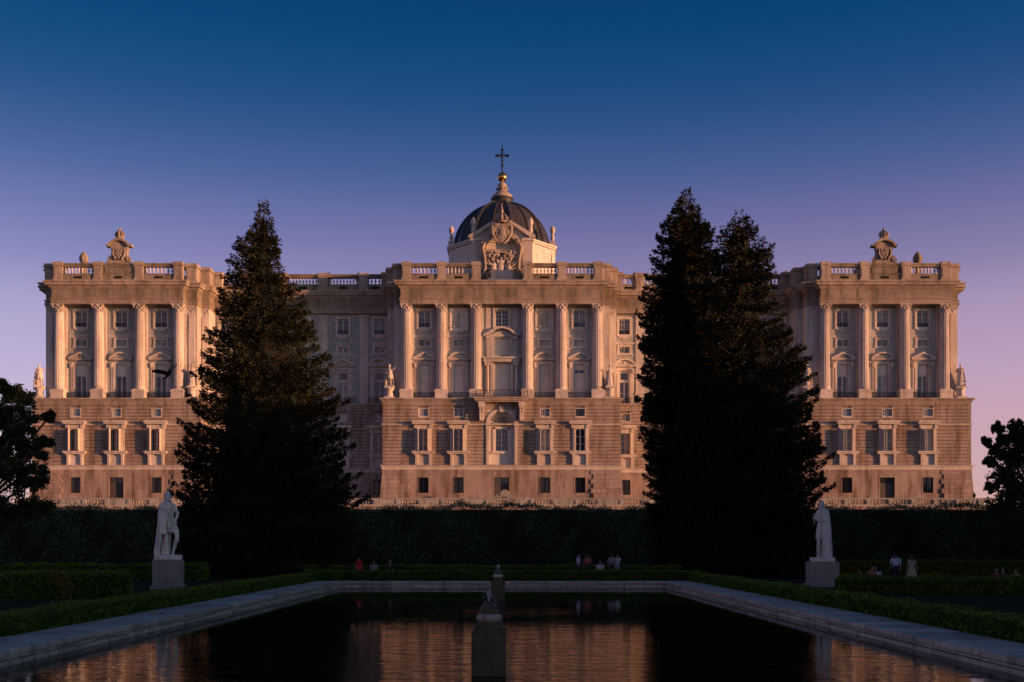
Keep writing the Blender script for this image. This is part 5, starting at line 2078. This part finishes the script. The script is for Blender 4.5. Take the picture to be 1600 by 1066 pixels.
for px, py, dy, r in ((1590, 700, 0, .75), (1600, 680, .3, .7), (1568, 742, .2, .7), (1580, 770, -.3, .9), (1610, 740, 0, 1.2), (1650, 700, .5, 1.4), (1562, 788, 0, .7), (1552, 700, .1, .32), (1630, 800, .2, 1.4), (1548, 760, -.2, .3), (1570, 690, 0, .4), (1690, 760, 0, 1.5), (1575, 820, .3, 1.0), (1546, 722, 0, .28), (1561, 668, .1, .28), (1588, 668, 0, .4), (1574, 712, .1, .45), (1542, 688, 0, .2), (1600, 720, .2, 1.0), (1598, 765, .2, 1.0)):
    a, z = at(px, py, Yt)
    lob.append((a - bx, dy, z, r))
branch_tree('broadleaf_tree', bx, Yt, 9.5, 4, 3.0, 'dark leafy tree cut by the right edge of the picture', 36000, .15, 9, lob)
# yellowing shrub in the left hedge
bx, _ = at(104, 905, 42.0)
branch_tree('yellow_shrub', bx, 41.6, 1.1, .4, .3, 'small yellowing shrub beside the left box hedge', 700, .08, 12, [(-.25, 0, 1.0, .22), (.1, -.1, .85, .3), (.2, -.2, .5, .28), (-.05, -.1, 1.08, .2)], 'yellow', None, 'shrub')

# unseen tree belt added beyond the right edge, heights shaped to shade the garden
n = 62000
cl = []
for yy in np.arange(-70, 124, 3.0):
    hh = np.interp(yy, [-70, 78, 95, 108, 118, 124], [18.5, 18.5, 15.5, 12.0, 9.5, 8.0])
    for row in range(2):
        cl.append((70 + row * 6 + rnd.uniform(-1, 1), yy + rnd.uniform(-1, 1), hh))
cl = np.array(cl)
i = npr.integers(0, len(cl), n)
v = rand_dirs(n) * (npr.random(n) ** .4)[:, None]
hh = cl[i, 2]
P = np.stack([cl[i, 0] + v[:, 0] * 3.2, cl[i, 1] + v[:, 1] * 3.0, hh * .52 + v[:, 2] * hh * .48], 1)
D = rand_dirs(n)
S = unit(np.cross(D, rand_dirs(n)))
me = leaf_mesh('shade_tree_belt', P, D, S, np.full(n, 1.4), np.full(n, 1.0), M['broad'])
belt = inst(me, 'shade_tree_belt')
tag(belt, 'unseen tree belt added to shade the garden from the west', 'wood', kind='stuff')
bt = MB()
for a, b_, h in cl:
    bt.tube([(a, b_, 0), (a, b_, h * .75)], [.25, .1], 6)
inst(bt.mesh('trunk', M['bark'], 40), 'trunk', belt)


# ------------------------------------------------------------------ people
def cloth(name, c):
    return plain('cloth_' + name, c, .85, 0, .2, 9)


CL = {'lightblue': cloth('light_blue', (.42, .50, .66)), 'navy': cloth('navy', (.015, .02, .045)), 'cream': cloth('cream', (.42, .35, .22)), 'red': cloth('red', (.38, .015, .02)),
      'rose': cloth('rose', (.36, .10, .10)), 'white': cloth('white', (.5, .5, .54)), 'grey': cloth('grey', (.22, .24, .26)), 'dark': cloth('dark', (.03, .03, .035)), 'maroon': cloth('maroon', (.14, .03, .04))}
SKIN = plain('skin', (.34, .20, .14), .6, 0, .15)
SKIN2 = plain('skin_tanned', (.24, .135, .09), .6, 0, .15)
HAIR = {'dark': plain('dark_hair', (.018, .013, .010), .5), 'brown': plain('brown_hair', (.06, .035, .02), .5), 'fair': plain('fair_hair', (.20, .13, .06), .5)}


def person(x, y, rz, lab, J, top, bottom, hair='dark', long_hair=False, dress=False, skin=SKIN, z=0.0, k=1.0, sleeves=.5):
    p = tag(empty('person', (x, y, z), rz), lab, 'person', 'people strolling and sitting in the garden')
    p.scale = (k, k, k)
    body = inst(naked(MB(), J).mesh('body', skin, 40), 'body', p)
    remesh(body, .018, 1)
    t_ = MB()
    torso(t_, {**J, 'neck': tuple(Vector(J['neck']) - Vector((0, 0, .03)))}, 1.13)
    for q in ('l', 'r'):
        a, b = Vector(J['s' + q]), Vector(J['e' + q])
        w_ = Vector(J['w' + q])
        e = a.lerp(b, min(1, sleeves * 1.6)) if sleeves < .62 else b.lerp(w_, .8)
        limb(t_, [a, e] if sleeves < .62 else [a, b, e], [.07, .062] if sleeves < .62 else [.07, .055, .042])
    inst(t_.mesh('dress_top' if dress else 'shirt', CL[top], 40), 'dress_top' if dress else 'shirt', p)
    lo = MB()
    pv = Vector(J['pelvis'])
    if dress:
        skirt(lo, [(pv.x, pv.y, pv.z + .12, .16, .125, .01), (pv.x, pv.y, pv.z, .20, .17, .04), (pv.x, pv.y, pv.z - .3, .27, .24, .09), (pv.x, pv.y, pv.z - .55, .33, .29, .10)], 10)
        inst(lo.mesh('skirt', CL[bottom], 50), 'skirt', p)
    else:
        lo.tube([pv + Vector((0, 0, .1)), pv, pv - Vector((0, 0, .1))], [(.175, .135), (.19, .14), (.17, .125)], 14)
        for q in ('l', 'r'):
            limb(lo, [J['h' + q], J['k' + q], J['a' + q]], [.108, .078, .062])
        inst(lo.mesh('trousers', CL[bottom], 40), 'trousers', p)
    hd = Vector(J['head'])
    h = MB()
    h.ball((0, .016, .045), (.084, .098, .098), 12, 8)
    if long_hair:
        h.tube([(0, .07, .05), (0, .09, -.1), (0, .085, -.26)], [(.08, .05), (.085, .045), (.06, .025)], 10)
    hm = MB()
    hm.merge(h, Matrix.Translation(hd) @ Matrix.Rotation(J['turn'], 4, 'Z'))
    inst(hm.mesh('hair', HAIR[hair], 50), 'hair', p)
    for q in ('l', 'r'):
        a = Vector(J['a' + q])
        s_ = MB()
        s_.tube([a + Vector((0, .06, -.045)), a + Vector((0, -.02, -.04)), a + Vector((0, -.13, -.062)), a + Vector((0, -.2, -.072))], [(.04, .044), (.046, .048), (.05, .03), (.034, .02)], 8)
        inst(s_.mesh('shoe', CL['dark'], 40), 'shoe', p)
    return p


walk = pose(kl=(-.09, -.14, .52), al=(-.09, -.05, .09), kr=(.09, .04, .50), ar=(.09, .22, .13), er=(.27, -.02, 1.15), wr=(.30, -.14, .92), el=(-.25, .06, 1.14), wl=(-.25, .05, .88))
stand = pose()
talk = pose(er=(.26, -.03, 1.16), wr=(.12, -.26, 1.2), turn=.3)
hold = pose(el=(-.27, .02, 1.15), wl=(-.36, -.04, .92), kl=(-.09, -.1, .51), al=(-.09, -.02, .09))
sit = pose(pelvis=(0, 0, .46), chest=(0, -.03, .83), neck=(0, -.03, 1.0), head=(0, -.05, 1.13), sl=(-.18, -.03, .93), sr=(.18, -.03, .93), el=(-.24, -.08, .66), er=(.24, -.08, .66), wl=(-.14, -.3, .56), wr=(.14, -.3, .56),
           hl=(-.1, -.02, .46), hr=(.1, -.02, .46), kl=(-.12, -.46, .48), kr=(.12, -.46, .48), al=(-.12, -.44, .09), ar=(.12, -.44, .09))
low = pose(**{q: (v[0], v[1], v[2] - .32) for q, v in sit.items() if isinstance(v, tuple)})
low.update(kl=(-.2, -.34, .42), kr=(.2, -.34, .42), al=(-.12, -.6, .09), ar=(.12, -.6, .09))


def bench(x, y, rz, lab):
    b = tag(empty('stone_bench', (x, y, 0), rz), lab, 'bench', 'stone benches in the garden')
    MB().box(-.9, .9, -.22, .22, .3, .36).build('seat', M['pedestal'], b)
    for s in (-1, 1):
        MB().box(s * .65 - .09, s * .65 + .09, -.18, .18, 0, .298).build('leg', M['pedestal'], b)


def g_at(px, Y):
    return (px - 792) / 1690 * Y


person(g_at(1400, 62), 62, PI - .15, 'standing person in a light blue shirt beside the cream dress', walk, 'lightblue', 'navy', 'dark', k=1.03)
person(g_at(1425, 62), 62, PI + .1, 'person in a cream dress holding hands with the light blue shirt', hold, 'cream', 'cream', 'brown', True, True, k=.96, sleeves=.3)
person(g_at(904, 72.3), 72.3, 1.2, 'standing person in a pale blue shirt at the pool end', talk, 'lightblue', 'navy', 'dark', sleeves=.45, k=.98)
person(g_at(918, 72.3), 72.4, -.2, 'standing person in a rose red shirt at the pool end', talk, 'rose', 'dark', 'brown', skin=SKIN2, k=.96)
person(g_at(956, 72.5), 72.5, PI - .4, 'left one of the pair in pale shirts near the pool end', stand, 'grey', 'dark', 'dark', k=.98)
person(g_at(965, 72.5), 72.6, .5, 'right one of the pair in pale shirts near the pool end', talk, 'white', 'grey', 'brown', k=.97, sleeves=.3)
person(g_at(561, 72.4), 72.4, 0.1, 'small person in bright red at the left end of the pool', stand, 'red', 'red', 'brown', True, True, k=.83, sleeves=.3)
bench(g_at(584, 73.2), 73.25, 0, 'stone bench left of the pool end with one sitting person')
person(g_at(584, 73), 73.1, 0, 'faint grey seated person next to the small red figure', sit, 'grey', 'dark', 'dark', skin=SKIN2)
bench(g_at(608, 73.2), 73.25, 0, 'stone bench nearer the middle of the pool end')
person(g_at(609, 73), 73.1, .2, 'faint dark seated person, second from the red figure', sit, 'dark', 'grey', 'fair')
bench(g_at(938, 73.2), 73.25, 0, 'stone bench between the two standing pairs')
person(g_at(938, 73), 73.1, -.1, 'pale seated person between the two standing pairs', sit, 'white', 'dark', 'dark')
person(g_at(1362, 60), 60, .3, 'left one of two people sitting near the right statue', low, 'rose', 'dark', 'dark', k=1.05, z=.12)
person(g_at(1371, 60), 60.2, -.3, 'right one of two people sitting near the right statue', low, 'lightblue', 'dark', 'brown', k=1.05, z=.1)
person(g_at(1557, 57), 57, .2, 'person in maroon, leftmost of three sitting at the right edge', low, 'maroon', 'cream', 'dark', skin=SKIN2, k=1.05, z=.08)
person(g_at(1570, 57), 57.2, -.3, 'middle one of three people sitting at the right edge', low, 'dark', 'grey', 'brown', k=1.05, z=.08)
person(g_at(1587, 57), 56.9, -.6, 'rightmost of three people sitting at the right edge', low, 'rose', 'dark', 'brown', True, k=1.0, z=.08)

# ------------------------------------------------------------------ bird in flight
PG = plain('pigeon_grey', (.035, .037, .045), .7, 0, .4, 14)
bx, bz = at(263, 584, 34.0)
bd = tag(empty('flying_bird', (bx, 34.0, bz), -.9), 'dark pigeon flying in front of the left pavilion windows', 'bird')
bd.scale = (1.25, 1.25, 1.25)
bd.rotation_euler = (.35, -.3, -.9)
bb = MB()
bb.tube([(-.17, 0, -.02), (-.12, 0, -.01), (-.02, 0, 0), (.07, 0, .015), (.12, 0, .035), (.155, 0, .04), (.185, 0, .03)], [(.02, .008), (.04, .03), (.06, .055), (.052, .048), (.03, .03), (.028, .028), (.006, .006)], 10)
bb.build('body', PG, bd, smooth=50)
MB().prism([(-.15, -.02), (-.30, -.075), (-.31, .0), (-.30, .05), (-.15, .012)], -.006, .006).build('tail', PG, bd).rotation_euler = (PI / 2, 0, 0)
for s in (-1, 1):
    wv = [(.07, .03, .02), (.09, .14, .09), (.04, .26, .16), (-.04, .36, .20), (-.10, .34, .18), (-.10, .22, .12), (-.09, .12, .06), (-.08, .03, .01)]
    V = [(a, s * b, c + .006) for a, b, c in wv] + [(a, s * b, c - .006) for a, b, c in wv]
    n = len(wv)
    MB().add(V, [tuple(range(n)), tuple(range(2 * n - 1, n - 1, -1))] + [(i, i + n, (i + 1) % n + n, (i + 1) % n) for i in range(n)]).build('wing', PG, bd)
